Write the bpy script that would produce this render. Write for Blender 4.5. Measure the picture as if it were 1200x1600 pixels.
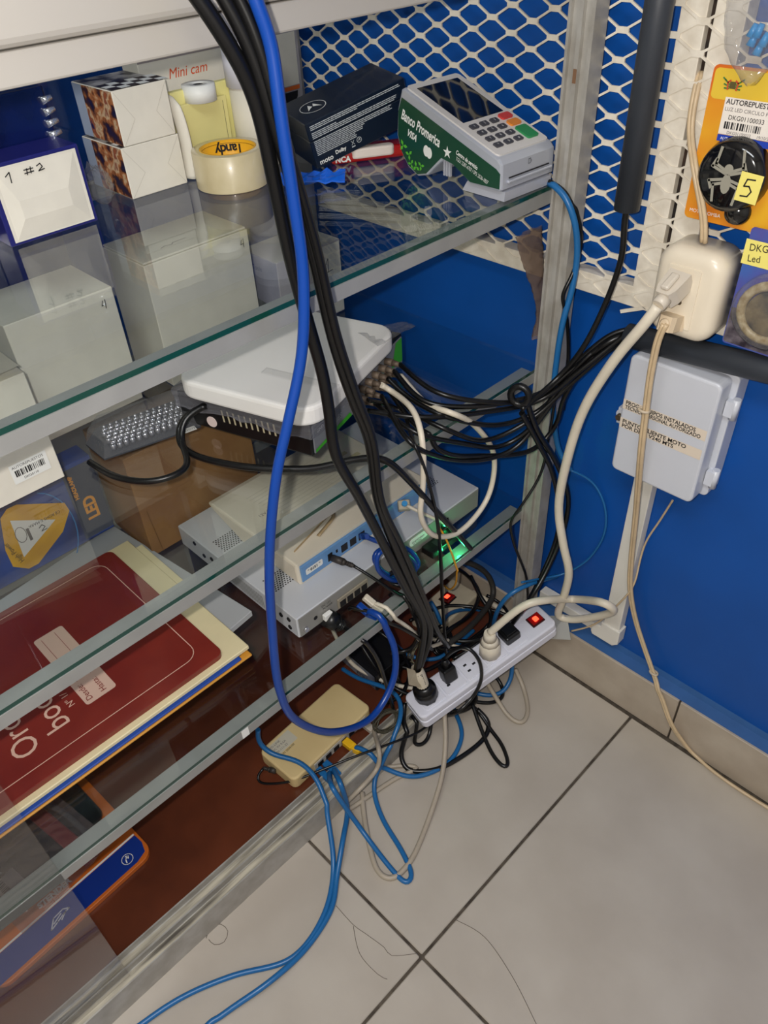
import bpy, bmesh, math, random
from mathutils import Vector, Matrix
random.seed(7)
for o in list(bpy.data.objects): bpy.data.objects.remove(o)
SC = bpy.context.scene
COL = SC.collection

# ------------------------------------------------------------------ camera
FPX, YAW, PITCH, ROLL = 1210.118, 0.82111571, 0.70369721, -0.05700799
CAM = Vector((0.63214161, -0.97197174, 1.35))
FW = Vector((-math.sin(YAW)*math.cos(PITCH), math.cos(YAW)*math.cos(PITCH), -math.sin(PITCH)))
_r = Vector((math.cos(YAW), math.sin(YAW), 0)); _u = _r.cross(FW)
RT = _r*math.cos(ROLL)+_u*math.sin(ROLL); UP = -_r*math.sin(ROLL)+_u*math.cos(ROLL)
cd = bpy.data.cameras.new('camera'); co = bpy.data.objects.new('camera', cd); COL.objects.link(co)
M = Matrix((RT, UP, -FW)).transposed().to_4x4(); M.translation = CAM
co.matrix_world = M
cd.sensor_fit = 'VERTICAL'; cd.sensor_height = 36; cd.sensor_width = 27
cd.lens = FPX/1600*36; cd.clip_start = 0.01
SC.camera = co

def at(px, py, ax, v):
    """world point on the axis plane ax=v seen at a photograph pixel"""
    d = FW+RT*((px-600)/FPX)+UP*((800-py)/FPX)
    i = 'xyz'.index(ax)
    return CAM+d*((v-CAM[i])/d[i])

# ------------------------------------------------------------------ world, lights, exposure
W = bpy.data.worlds.new('world'); SC.world = W; W.use_nodes = True
W.node_tree.nodes['Background'].inputs[0].default_value = (0.8, 0.85, 1, 1)
W.node_tree.nodes['Background'].inputs[1].default_value = 0.15
def light(name, kind, loc, energy, color=(1, 1, 1), **k):
    l = bpy.data.lights.new(name, kind); l.energy = energy; l.color = color
    for a, b in k.items(): setattr(l, a, b)
    o = bpy.data.objects.new(name, l); o.location = loc; COL.objects.link(o); return o
# the phone's own flash, a small lamp beside the lens
light('phone_flash', 'POINT', CAM-RT*0.035+UP*0.015-FW*0.01, 19.0, (1.0, 0.95, 0.9), shadow_soft_size=0.008)
# daylight-white ceiling tube of the shop
light('ceiling_tube_light', 'AREA', (0.7, -1.5, 2.52), 15.0, (0.92, 0.96, 1.0), shape='RECTANGLE', size=1.2, size_y=0.5)
SC.view_settings.view_transform = 'Standard'; SC.view_settings.look = 'None'
SC.view_settings.gamma = 1; SC.view_settings.exposure = 0.5; SC.view_settings.use_curve_mapping = False

# ------------------------------------------------------------------ materials
MATS = {}
def lin(c):
    return tuple((v/255/12.92 if v/255 <= .04045 else ((v/255+.055)/1.055)**2.4) for v in c)
def mat(name, rgb, rough=.5, metal=0., var=0., scale=30., bump=0., spec=.5, coat=0., rgb2=None, detail=4, emit=0):
    """principled material; rgb is sRGB 0-255; var mixes a noise-driven second colour"""
    if name in MATS: return MATS[name]
    m = bpy.data.materials.new(name); m.use_nodes = True; nt = m.node_tree; b = nt.nodes['Principled BSDF']
    c = lin(rgb); b.inputs['Base Color'].default_value = (*c, 1)
    b.inputs['Roughness'].default_value = rough; b.inputs['Metallic'].default_value = metal
    b.inputs['Specular IOR Level'].default_value = spec; b.inputs['Coat Weight'].default_value = coat
    if emit:
        b.inputs['Emission Color'].default_value = (*c, 1); b.inputs['Emission Strength'].default_value = emit
    if var or bump or rgb2:
        tc = nt.nodes.new('ShaderNodeTexCoord'); n = nt.nodes.new('ShaderNodeTexNoise')
        n.inputs['Scale'].default_value = scale; n.inputs['Detail'].default_value = detail
        nt.links.new(tc.outputs['Object'], n.inputs['Vector'])
        if var or rgb2:
            r = nt.nodes.new('ShaderNodeValToRGB'); c2 = lin(rgb2) if rgb2 else tuple(x*(1-var) for x in c)
            r.color_ramp.elements[0].position = .35; r.color_ramp.elements[1].position = .65
            r.color_ramp.elements[0].color = (*c2, 1); r.color_ramp.elements[1].color = (*c, 1)
            nt.links.new(n.outputs['Fac'], r.inputs['Fac']); nt.links.new(r.outputs['Color'], b.inputs['Base Color'])
        if bump:
            bp = nt.nodes.new('ShaderNodeBump'); bp.inputs['Strength'].default_value = bump; bp.inputs['Distance'].default_value = .002
            nt.links.new(n.outputs['Fac'], bp.inputs['Height']); nt.links.new(bp.outputs['Normal'], b.inputs['Normal'])
    MATS[name] = m; return m
def glass(name, tint, rough=0., ior=1.5, haze=0., bump=0., hazecol=(200, 200, 205)):
    """clear sheet: straight-through transmission plus Fresnel reflection, optional dusty haze"""
    if name in MATS: return MATS[name]
    m = bpy.data.materials.new(name); m.use_nodes = True; nt = m.node_tree
    for n in list(nt.nodes):
        if n.type != 'OUTPUT_MATERIAL': nt.nodes.remove(n)
    out = nt.nodes[0]; N = nt.nodes.new; L = nt.links.new
    tr = N('ShaderNodeBsdfTransparent'); tr.inputs[0].default_value = (*tint, 1)
    gl = N('ShaderNodeBsdfGlossy'); gl.inputs['Roughness'].default_value = rough
    ge = N('ShaderNodeNewGeometry'); mx = N('ShaderNodeMix'); mx.inputs[2].default_value = ior; mx.inputs[3].default_value = 1/ior
    L(ge.outputs['Backfacing'], mx.inputs[0]); fr = N('ShaderNodeFresnel'); L(mx.outputs[0], fr.inputs['IOR'])
    ms = N('ShaderNodeMixShader'); L(fr.outputs[0], ms.inputs[0]); L(tr.outputs[0], ms.inputs[1]); L(gl.outputs[0], ms.inputs[2])
    last = ms
    if bump:
        tc = N('ShaderNodeTexCoord'); n = N('ShaderNodeTexNoise'); n.inputs['Scale'].default_value = 60; L(tc.outputs['Object'], n.inputs['Vector'])
        bp = N('ShaderNodeBump'); bp.inputs['Strength'].default_value = bump; bp.inputs['Distance'].default_value = .004
        L(n.outputs['Fac'], bp.inputs['Height']); L(bp.outputs[0], gl.inputs['Normal']); L(bp.outputs[0], fr.inputs['Normal'])
    if haze:
        df = N('ShaderNodeBsdfDiffuse'); df.inputs[0].default_value = (*lin(hazecol), 1)
        m2 = N('ShaderNodeMixShader'); m2.inputs[0].default_value = haze; L(ms.outputs[0], m2.inputs[1]); L(df.outputs[0], m2.inputs[2]); last = m2
    L(last.outputs[0], out.inputs['Surface']); MATS[name] = m; return m

white = mat('white_card', (232, 226, 212), .6, var=.06, scale=25)
black = mat('black_plastic', (14, 14, 15), .35)
blackcab = mat('black_cable', (10, 10, 11), .32)
ink = mat('black_ink', (20, 18, 22), .6)
print_white = mat('white_print', (235, 235, 230), .5)
alu = mat('aluminium', (166, 166, 163), .38, .35, var=.12, scale=18)
alu_dark = mat('aluminium_worn', (184, 181, 174), .42, .3, rgb2=(164, 159, 150), scale=30)
G_SHELF = glass('shelf_glass', (.965, .985, .978))
G_EDGE = mat('glass_edge_green', (14, 62, 54), .12, coat=.5)
G_FILM = glass('clear_film', (.93, .93, .93), .08, 1.45, haze=.10, bump=.6)

# ------------------------------------------------------------------ mesh helpers
def V(*a): return Vector(a)
def box(bm, lo, hi, m=0):
    x0, y0, z0 = lo; x1, y1, z1 = hi
    v = [bm.verts.new(p) for p in ((x0,y0,z0),(x1,y0,z0),(x1,y1,z0),(x0,y1,z0),(x0,y0,z1),(x1,y0,z1),(x1,y1,z1),(x0,y1,z1))]
    fs = [bm.faces.new([v[i] for i in q]) for q in ((3,2,1,0),(4,5,6,7),(0,1,5,4),(1,2,6,5),(2,3,7,6),(3,0,4,7))]
    for f in fs: f.material_index = m
    return fs
def rbox(bm, lo, hi, r=.002, seg=2, m=0):
    b2 = bmesh.new(); box(b2, lo, hi, m)
    bmesh.ops.bevel(b2, geom=list(b2.edges), offset=r, segments=seg, profile=.5, affect='EDGES')
    merge(bm, b2, m)
def merge(bm, b2, m=None):
    mp = {}
    for v in b2.verts: mp[v] = bm.verts.new(v.co)
    for f in b2.faces:
        try:
            g = bm.faces.new([mp[v] for v in f.verts]); g.material_index = f.material_index if m is None else m; g.smooth = f.smooth
        except ValueError: pass
    b2.free()
def rrect(x0, y0, x1, y1, r, n=5):
    pts = []
    for cx, cy, a in ((x1-r, y1-r, 0), (x0+r, y1-r, 90), (x0+r, y0+r, 180), (x1-r, y0+r, 270)):
        for i in range(n+1):
            t = math.radians(a+90*i/n); pts.append((cx+r*math.cos(t), cy+r*math.sin(t)))
    return pts
def prism(bm, poly, d0, d1, axis='z', m=0, smooth=False):
    """extrude a 2D polygon; axis z: (x,y); axis y: (x,z); axis x: (y,z)"""
    def p3(p, d): return {'z': (p[0], p[1], d), 'y': (p[0], d, p[1]), 'x': (d, p[0], p[1])}[axis]
    a = [bm.verts.new(p3(p, d0)) for p in poly]; b = [bm.verts.new(p3(p, d1)) for p in poly]
    fs = [bm.faces.new(a[::-1]), bm.faces.new(b)]
    n = len(poly)
    for i in range(n):
        f = bm.faces.new((a[i], a[(i+1) % n], b[(i+1) % n], b[i])); f.smooth = smooth; fs.append(f)
    for f in fs: f.material_index = m
    bmesh.ops.recalc_face_normals(bm, faces=fs)
    return fs
def bprism(bm, poly, d0, d1, r, axis='z', seg=2, m=0):
    """prism with its end rims bevelled"""
    b2 = bmesh.new(); fs = prism(b2, poly, d0, d1, axis, m)
    es = set(fs[0].edges) | set(fs[1].edges)
    bmesh.ops.bevel(b2, geom=list(es), offset=r, segments=seg, profile=.5, affect='EDGES')
    merge(bm, b2, m)
def cyl(bm, p0, p1, r0, r1=None, seg=16, m=0, caps=True):
    r1 = r0 if r1 is None else r1
    p0 = Vector(p0); p1 = Vector(p1); d = (p1-p0).normalized()
    a = d.cross(Vector((0, 0, 1)) if abs(d.z) < .9 else Vector((1, 0, 0))).normalized(); b = d.cross(a)
    A = []; B = []
    for i in range(seg):
        t = 2*math.pi*i/seg; q = a*math.cos(t)+b*math.sin(t)
        A.append(bm.verts.new(p0+q*r0)); B.append(bm.verts.new(p1+q*r1))
    fs = []
    for i in range(seg):
        f = bm.faces.new((A[i], A[(i+1) % seg], B[(i+1) % seg], B[i])); f.smooth = True; fs.append(f)
    if caps: fs += [bm.faces.new(A[::-1]), bm.faces.new(B)]
    for f in fs: f.material_index = m
    bmesh.ops.recalc_face_normals(bm, faces=fs)
def lathe(bm, prof, origin=(0, 0, 0), seg=24, m=0):
    """revolve (r,z) profile around local z"""
    rings = []
    for r, z in prof:
        rings.append([bm.verts.new((origin[0]+max(r, 1e-5)*math.cos(2*math.pi*i/seg), origin[1]+max(r, 1e-5)*math.sin(2*math.pi*i/seg), origin[2]+z)) for i in range(seg)])
    for a, b in zip(rings, rings[1:]):
        for i in range(seg):
            f = bm.faces.new((a[i], a[(i+1) % seg], b[(i+1) % seg], b[i])); f.smooth = True; f.material_index = m
def spline(pts, step=.008, closed=False):
    P = [Vector(p) for p in pts]; out = []
    n = len(P)
    for i in range(n if closed else n-1):
        g = lambda k: P[k % n] if closed else P[max(0, min(n-1, k))]
        p0, p1, p2, p3 = g(i-1), g(i), g(i+1), g(i+2)
        k = max(2, int((p2-p1).length/step))
        for j in range(k):
            t = j/k
            out.append(.5*((2*p1)+(p2-p0)*t+(2*p0-5*p1+4*p2-p3)*t*t+(3*p1-p0-3*p2+p3)*t**3))
    if not closed: out.append(P[-1])
    return out
def tube(bm, pts, r, seg=8, closed=False, m=0, flat=1.0, step=.008, raw=False):
    S = [Vector(p) for p in pts] if raw else spline(pts, step, closed)
    n = len(S); up = None; rings = []
    for i, p in enumerate(S):
        a = S[(i-1) % n] if (i or closed) else p; b = S[(i+1) % n] if (i < n-1 or closed) else p
        d = (b-a).normalized() if (b-a).length > 1e-9 else Vector((0, 0, 1))
        if up is None: up = d.cross(Vector((.3, .2, .9))).normalized()
        up = (up-d*up.dot(d)).normalized(); w = d.cross(up)
        rings.append([bm.verts.new(p+(up*math.cos(2*math.pi*k/seg)*flat+w*math.sin(2*math.pi*k/seg))*r) for k in range(seg)])
    for i in range(n if closed else n-1):
        A = rings[i]; B = rings[(i+1) % n]
        for k in range(seg):
            f = bm.faces.new((A[k], A[(k+1) % seg], B[(k+1) % seg], B[k])); f.smooth = True; f.material_index = m
    if not closed:
        bm.faces.new(rings[0][::-1]).material_index = m; bm.faces.new(rings[-1]).material_index = m
def quad(bm, pts, m=0):
    f = bm.faces.new([bm.verts.new(p) for p in pts]); f.material_index = m; return f
def obj(name, bm, mats, parent=None, kind=None):
    me = bpy.data.meshes.new(name); bm.to_mesh(me); bm.free()
    for m in (mats if isinstance(mats, (list, tuple)) else [mats]): me.materials.append(m)
    o = bpy.data.objects.new(name, me); COL.objects.link(o)
    if parent: o.parent = parent
    if kind: o['kind'] = kind
    return o
def tag(o, label, cat, group=None):
    o['label'] = label; o['category'] = cat
    if group: o['group'] = group
    return o
def thing(name, label, cat, loc=(0, 0, 0), rotz=0, mw=None, group=None):
    o = bpy.data.objects.new(name, None); o.empty_display_size = .02; COL.objects.link(o)
    if mw is not None: o.matrix_world = mw
    else: o.location = loc; o.rotation_euler = (0, 0, rotz)
    return tag(o, label, cat, group)
def B(): return bmesh.new()
def pbox(name, lo, hi, m, parent, r=0, kind=None):
    b = B()
    rbox(b, lo, hi, r) if r else box(b, lo, hi)
    return obj(name, b, m, parent, kind)
def text(name, s, size, m, parent, loc, xd, yd, align='LEFT', lift=.0004, shear=0, ext=0, sx=1.0, bold=0):
    """flat lettering whose baseline starts at loc, running along xd with letter tops towards yd"""
    cu = bpy.data.curves.new(name, 'FONT'); cu.body = s; cu.size = size; cu.align_x = align; cu.shear = shear
    cu.resolution_u = 3; cu.offset = bold
    tmp = bpy.data.objects.new(name, cu); me = bpy.data.meshes.new_from_object(tmp)
    bpy.data.objects.remove(tmp); bpy.data.curves.remove(cu)
    xd = Vector(xd).normalized(); yd = Vector(yd); yd = (yd-xd*yd.dot(xd)).normalized(); n = xd.cross(yd)
    mm = Matrix((xd*sx, yd, n)).transposed().to_4x4(); mm.translation = Vector(loc)+n*lift
    me.transform(mm); me.materials.clear(); me.materials.append(m)
    o = bpy.data.objects.new(name, me); COL.objects.link(o); o.parent = parent; return o
def strokes(name, lines, w, m, parent, loc, xd, yd, lift=.0005):
    """pen strokes: polylines in (u,v) metres on a plane"""
    xd = Vector(xd).normalized(); yd = Vector(yd); yd = (yd-xd*yd.dot(xd)).normalized(); n = xd.cross(yd); loc = Vector(loc)+n*lift
    b = B()
    for ln in lines:
        for (a, c) in zip(ln, ln[1:]):
            d = Vector((c[0]-a[0], c[1]-a[1])); 
            if d.length < 1e-6: continue
            d.normalize(); q = Vector((-d.y, d.x))*w/2; e = d*w*.3
            quad(b, [loc+xd*p[0]+yd*p[1] for p in ((a[0]-e.x+q.x, a[1]-e.y+q.y), (a[0]-e.x-q.x, a[1]-e.y-q.y), (c[0]+e.x-q.x, c[1]+e.y-q.y), (c[0]+e.x+q.x, c[1]+e.y+q.y))])
    return obj(name, b, m, parent)
def decal(name, m, parent, loc, xd, yd, w, h, lift=.0003, r=0):
    xd = Vector(xd).normalized(); yd = Vector(yd); yd = (yd-xd*yd.dot(xd)).normalized(); n = xd.cross(yd); loc = Vector(loc)+n*lift
    b = B(); pts = rrect(0, 0, w, h, r, 4) if r else [(0, 0), (w, 0), (w, h), (0, h)]
    quad(b, [loc+xd*p[0]+yd*p[1] for p in pts]); return obj(name, b, m, parent)
def barcode(name, parent, loc, xd, yd, w, h, n=26, lift=.0007, m=None):
    xd = Vector(xd).normalized(); yd = Vector(yd).normalized(); nn = xd.cross(yd); loc = Vector(loc)+nn*lift
    b = B(); x = 0; rnd = random.Random(n)
    while x < w:
        k = rnd.choice((.4, .7, 1.2))*w/n
        quad(b, [loc+xd*x, loc+xd*min(w, x+k), loc+xd*min(w, x+k)+yd*h, loc+xd*x+yd*h]); x += k+rnd.choice((.4, .6, 1))*w/n
    return obj(name, b, m or ink, parent)

S1, S2, S3, BD = .990, .699, .402, .052      # tops of the glass shelves and of the bottom board
CY0 = -1.75                                   # the case runs on past the frame

# ================================================================== the room
blue = mat('blue_wall_paint', (8, 80, 164), .42, var=.12, scale=6, bump=.05, spec=.4)
blue_d = mat('blue_fillet', (45, 92, 150), .6, var=.15, scale=20)
cream = mat('cream_wall', (214, 208, 196), .8)
grout = mat('grout', (92, 82, 70), .9, rgb2=(58, 50, 42), scale=60)
tilem = mat('floor_tile', (186, 177, 164), .30, rgb2=(176, 166, 153), scale=7, detail=8, spec=.45)
basem = mat('baseboard_tile', (186, 174, 157), .35, rgb2=(172, 158, 141), scale=14, detail=7)
def struct(name, lo, hi, m):
    o = pbox(name, lo, hi, m, None); o['kind'] = 'structure'; return o
fl = struct('floor', (-1.9, -2.9, -.06), (2.2, .03, -.0035), grout)
TS = .605
def tile_mesh(w, h):
    b = B(); rbox(b, (0, 0, -.02), (w, h, 0), .0015, 1); me = bpy.data.meshes.new('tile'); b.to_mesh(me); b.free(); me.materials.append(tilem); return me
tm, tm2 = tile_mesh(TS-.005, TS-.005), tile_mesh(TS-.005, .6185)
x = .2909-4*TS
while x < 2.1:
    for j in range(-4, 1):
        y = -.627+(j-1)*TS+TS
        o = bpy.data.objects.new('tile', tm2 if j == 0 else tm); COL.objects.link(o); o.parent = fl
        o.location = (max(x, -1.9)+.0025, y+.0025, random.uniform(-.0006, .0004))
    x += TS
wb = struct('wall_back', (-1.9, .03, -.05), (2.2, .13, 2.6), blue)
struct('wall_left', (-1.95, -2.9, -.05), (-1.9, .03, 2.6), mat('far_wall_blue', (30, 60, 120), .6))
struct('wall_front', (-1.9, -2.95, -.05), (2.2, -2.9, 2.6), cream)
struct('wall_right', (2.2, -2.9, -.05), (2.25, .03, 2.6), cream)
struct('ceiling', (-1.9, -2.9, 2.6), (2.2, .03, 2.65), cream)
bb = struct('baseboard_back', (-1.9, .02, 0), (2.2, .03, .116), grout)
x = .369-4*TS
while x < 2.1:
    b = B(); rbox(b, (max(x, -1.9)+.0018, 0, .001), (min(x+TS, 2.2)-.0018, .022, .1177), .001, 1); obj('tile', b, basem, bb); x += TS
b = B(); prism(b, [(.0045, .1178), (.03, .1178), (.03, .135), (.0255, .124)], -1.9, 2.2, 'x'); o = obj('trim_1', b, blue_d); o['kind'] = 'structure'
# ceiling tube fitting that carries the room light
t = thing('ceiling_lamp', 'white ceiling tube fitting above the aisle', 'lamp', (.7, -1.5, 2.6))
pbox('housing', (-.62, -.07, -.05), (.62, .07, 0), white, t, .004)
b = B(); cyl(b, (-.58, 0, -.066), (.58, 0, -.066), .013); obj('tube', b, mat('tube_glow', (255, 255, 255), .5, emit=6), t)

# ------------------------------------------------------------------ white steel grille on the wall
paint = mat('cream_paint', (232, 224, 208), .45, rgb2=(214, 204, 186), scale=45, bump=.35)
gr = thing('wall_grille', 'cream painted expanded metal grille with flat bars on the blue wall', 'grille', (0, 0, .838))
LW, SW = .067, .032
def strand(b, p, q, w=.0046, d=.0028):
    u = Vector((q[0]-p[0], 0, q[1]-p[1])); L = u.length; u.normalize(); n = Vector((-u.z, 0, u.x))*w/2
    P = Vector((p[0], 0, p[1])); Q = Vector((q[0], 0, q[1])); D = Vector((0, d, 0))
    v = [b.verts.new(k) for k in (P-n, Q-n, Q+n, P+n, P-n+D, Q-n+D, Q+n+D, P+n+D)]
    for f in ((0, 1, 2, 3), (4, 7, 6, 5), (0, 4, 5, 1), (3, 2, 6, 7)): b.faces.new([v[i] for i in f])
b = B()
ha_, he_, hd_, hb_ = LW/2-.0088, .0020, .0060, SW/2-.0036
for j in range(1, 45):
    z = .001+j*SW/2
    for i in range(-5, 15):
        x = -.309+i*LW+(0 if j % 2 else LW/2)
        if x < -.57 or x > .6: continue
        oc = [b.verts.new(p) for p in ((x+LW/2, 0, z), (x, 0, z+SW/2), (x-LW/2, 0, z), (x, 0, z-SW/2))]
        hp = [(ha_, -he_), (ha_, he_), (hd_, hb_), (-hd_, hb_), (-ha_, he_), (-ha_, -he_), (-hd_, -hb_), (hd_, -hb_)]
        ic = [b.verts.new((x+p[0], 0, z+p[1])) for p in hp]; bc = [b.verts.new((x+p[0]*1.01, .003, z+p[1]*1.01)) for p in hp]
        for f in ((oc[0], ic[0], ic[1]), (oc[0], ic[1], ic[2], oc[1]), (oc[1], ic[2], ic[3]), (oc[1], ic[3], ic[4], oc[2]), (oc[2], ic[4], ic[5]), (oc[2], ic[5], ic[6], oc[3]), (oc[3], ic[6], ic[7]), (oc[3], ic[7], ic[0], oc[0])):
            b.faces.new(f)
        for k in range(8): b.faces.new((ic[k], bc[k], bc[(k+1) % 8], ic[(k+1) % 8]))
bmesh.ops.remove_doubles(b, verts=list(b.verts), dist=.0002)
obj('expanded_mesh', b, paint, gr)
pbox('bottom_bar', (-.55, .0014, 0), (.31, .026, .030), paint, gr, .001)
pbox('upright_bar', (.130, .0015, .028), (.1625, .028, .72), paint, gr, .001)
pbox('upright_bar', (.1715, .0012, .028), (.208, .028, .72), paint, gr, .001)
pbox('gap_shade_strip', (.162, .012, .028), (.172, .03, .72), mat('gap_shade', (60, 42, 30), .9, rgb2=(24, 18, 14), scale=50), gr)  # dark strip: shade of the hollow between the bars, put into the colour
b = B(); strand(b, (.155, .005), (.118, -.012), .005); obj('bent_strand', b, paint, gr)

# ================================================================== the display case
dc = thing('display_case', 'aluminium framed display case with glass shelves', 'display case', (0, 0, 0))
def shelf(z, name):
    b = B(); box(b, (-.55, CY0, z-.006), (.0, -.012, z))
    for f in b.faces:
        n = f.normal; f.normal_update()
        if f.normal.x > .5: f.material_index = 1
    g = obj('glass_shelf', b, [G_SHELF, G_EDGE], dc)
    b = B(); box(b, (-.026, CY0, z-.0085), (.0, -.03, z-.0065)); box(b, (-.0022, CY0, z-.0245), (.001, -.03, z-.0066))
    obj('shelf_rail', b, alu, dc)
    b = B(); box(b, (-.556, CY0, z-.0245), (-.55, -.01, z+.002)); obj('far_rail', b, alu, dc)
for z in (S1, S2, S3): shelf(z, 'x')
# corner post with two sliding channels
b = B(); prism(b, [(0, -.03), (.004, -.03), (.004, -.024), (.016, -.024), (.016, -.031), (.022, -.031), (.022, -.024), (.034, -.024), (.034, -.031), (.039, -.031), (.039, -.002), (0, -.002)], .0, 1.4)
obj('corner_post', b, alu_dark, dc)
pbox('far_post', (-.585, -.035, 0), (-.552, -.002, 1.3), alu_dark, dc, .001)
pbox('post_stain', (.0165, -.0315, 1.118), (.0215, -.031, 1.134), mat('rust_stain', (120, 88, 62), .8), dc)
# top
b = B(); rbox(b, (-.03, CY0, 1.233), (.003, -.031, 1.2562), .002); obj('top_rail', b, mat('pale_aluminium', (176, 171, 162), .42, .2), dc)
b = B(); rbox(b, (-.03, CY0, 1.2572), (.008, -.031, 1.325), .007, 3); obj('top_frame', b, mat('pale_aluminium', (176, 171, 162), .42, .2), dc)
b = B(); rbox(b, (-.585, CY0, 1.24), (-.552, -.04, 1.325), .004); obj('far_top_frame', b, alu, dc)
b = B(); box(b, (-.551, CY0, 1.300), (-.031, -.004, 1.306)); obj('top_glass', b, G_SHELF, dc)
b = B(); box(b, (-.565, CY0, .06), (-.560, -.036, 1.239)); obj('front_glass', b, glass('front_glass', (.93, .95, .97)), dc)
# bottom board and sill with its dirty track
board = mat('brown_board', (104, 52, 31), .32, rgb2=(84, 41, 25), scale=9, detail=6, coat=.15)
b = B(); box(b, (-.585, CY0, .03), (-.031, -.003, BD)); obj('bottom_board', b, board, dc)
dirt = mat('track_dirt', (196, 188, 168), .9, rgb2=(82, 76, 68), scale=60, detail=8)
_nt = dirt.node_tree; _mp = _nt.nodes.new('ShaderNodeMapping'); _mp.inputs['Scale'].default_value = (1.6, .12, 1)
_no = [n for n in _nt.nodes if n.type == 'TEX_NOISE'][0]; _tc = [n for n in _nt.nodes if n.type == 'TEX_COORD'][0]
_nt.links.new(_tc.outputs['Object'], _mp.inputs['Vector']); _nt.links.new(_mp.outputs[0], _no.inputs['Vector'])
b = B()
prism(b, [(-.031, 0), (.014, 0), (.014, .062), (.0118, .062), (.0118, .052), (-.006, .052), (-.006, .066), (-.009, .066), (-.009, .054), (-.0285, .054), (-.0285, .068), (-.031, .068)], CY0, -.034, 'y')
obj('sill', b, alu_dark, dc)
b = B(); box(b, (-.0255, CY0, .0542), (-.0115, -.04, .0552)); obj('track_dirt', b, dirt, dc)
b = B(); box(b, (-.004, CY0, .0522), (.009, -.04, .0530)); obj('track_dirt', b, dirt, dc)
b = B(); box(b, (.0011, -.690, S3-.0245), (.0014, -.678, S3-.0066)); obj('rail_sticker', b, print_white, dc)
b = B(); box(b, (-.0285, -.045, 0), (.04, -.0315, .045)); obj('post_foot', b, alu_dark, dc)
b = B(); box(b, (-.004, CY0, .0535), (.001, -.972, 1.232)); obj('sliding_pane', b, glass('dusty_glass', (.96, .96, .96), 0, 1.5, haze=.014, hazecol=(215, 195, 180)), dc)

# ================================================================== fixtures on the wall
YW = .03
greypipe = mat('grey_conduit', (54, 58, 65), .45, var=.1, scale=30)
def pipe(name, label, p0, p1, r):
    p0 = Vector(p0); p1 = Vector(p1); t = thing(name, label, 'conduit', p0); d = (p1-p0)
    a = d.normalized().cross(Vector((0, 1, 0))).normalized(); c = d.normalized().cross(a); b = B(); seg = 24
    rings = []
    for rr, q in ((r, 0), (r, 1), (r*.86, 1), (r*.86, 0)):
        rings.append([b.verts.new(d*q+(a*math.cos(2*math.pi*i/seg)+c*math.sin(2*math.pi*i/seg))*rr) for i in range(seg)])
    for k in range(4):
        A, C = rings[k], rings[(k+1) % 4]
        for i in range(seg): f = b.faces.new((A[i], A[(i+1) % seg], C[(i+1) % seg], C[i])); f.smooth = k in (0, 2)
    bmesh.ops.recalc_face_normals(b, faces=list(b.faces))
    obj('pipe', b, greypipe, t)
    for q in (.55, .9):
        b = B(); u = d.normalized(); m = d*q; cyl(b, m-u*.006, m+u*.006, r*1.06, seg=24); m2 = m+Vector((0, .0, 0)); obj('clamp', b, greypipe, t)
    return t
pa = at(979, 327, 'y', -.034); pb = at(1031, 0, 'y', -.034)
pipe('vertical_conduit', 'dark grey vertical conduit ending open in front of the grille', pa, pa+(pb-pa)*2.0, .0165)
ha = at(981, 524, 'y', -.014); hb = at(1200, 578, 'y', -.014); ha.y = hb.y = -.014
pipe('horizontal_conduit', 'dark grey horizontal conduit above the wall junction box', ha, ha+(hb-ha)*2.2, .0175)
b = B(); lathe(b, [(0, 0), (.006, 0), (.006, .012), (0, .012)], seg=12)
# junction box
wbm = mat('white_abs', (205, 208, 216), .32, var=.04, scale=10)
q0 = at(983, 545, 'y', -.04); q1 = at(1128, 595, 'y', -.04); q2 = at(957, 735, 'y', -.04); q3 = at(1083, 787, 'y', -.04)
bx0, bx1, bz0, bz1 = (q0.x+q2.x)/2, (q1.x+q3.x)/2, (q2.z+q3.z)/2, min(q0.z+.008, .792)
jb = thing('junction_box', 'white plastic junction box with hinged lid and label strips', 'junction box', ((bx0+bx1)/2, YW, bz0))
w, h = (bx1-bx0)/2, bz1-bz0
b = B(); bprism(b, rrect(-w-.004, -.002, w+.008, h+.002, .008), -.036, -.001, .002, 'y'); obj('body', b, wbm, jb)
b = B(); bprism(b, rrect(-w, 0, w, h, .010), -.070, -.0365, .004, 'y', 3); lid = obj('lid', b, wbm, jb)
for zz in (.038, h-.045):
    b = B(); cyl(b, (w+.013, -.040, zz-.016), (w+.013, -.040, zz+.016), .0055, seg=14); box(b, (w+.001, -.046, zz-.012), (w+.013, -.030, zz+.012)); obj('hinge', b, wbm, jb)
b = B(); zz = h*.40; box(b, (-w-.016, -.046, zz-.014), (-w+.001, -.030, zz+.014)); cyl(b, (-w-.010, -.048, zz+.004), (-w-.010, -.026, zz+.004), .008, seg=14); la = obj('latch', b, wbm, jb)
b = B(); cyl(b, (-w-.010, -.055, zz+.001), (-w-.010, -.047, zz+.001), .0055, seg=6); obj('screw', b, mat('dull_brass', (120, 105, 85), .4, .8), la)
strip = mat('label_strip', (222, 208, 190), .5)
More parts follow.
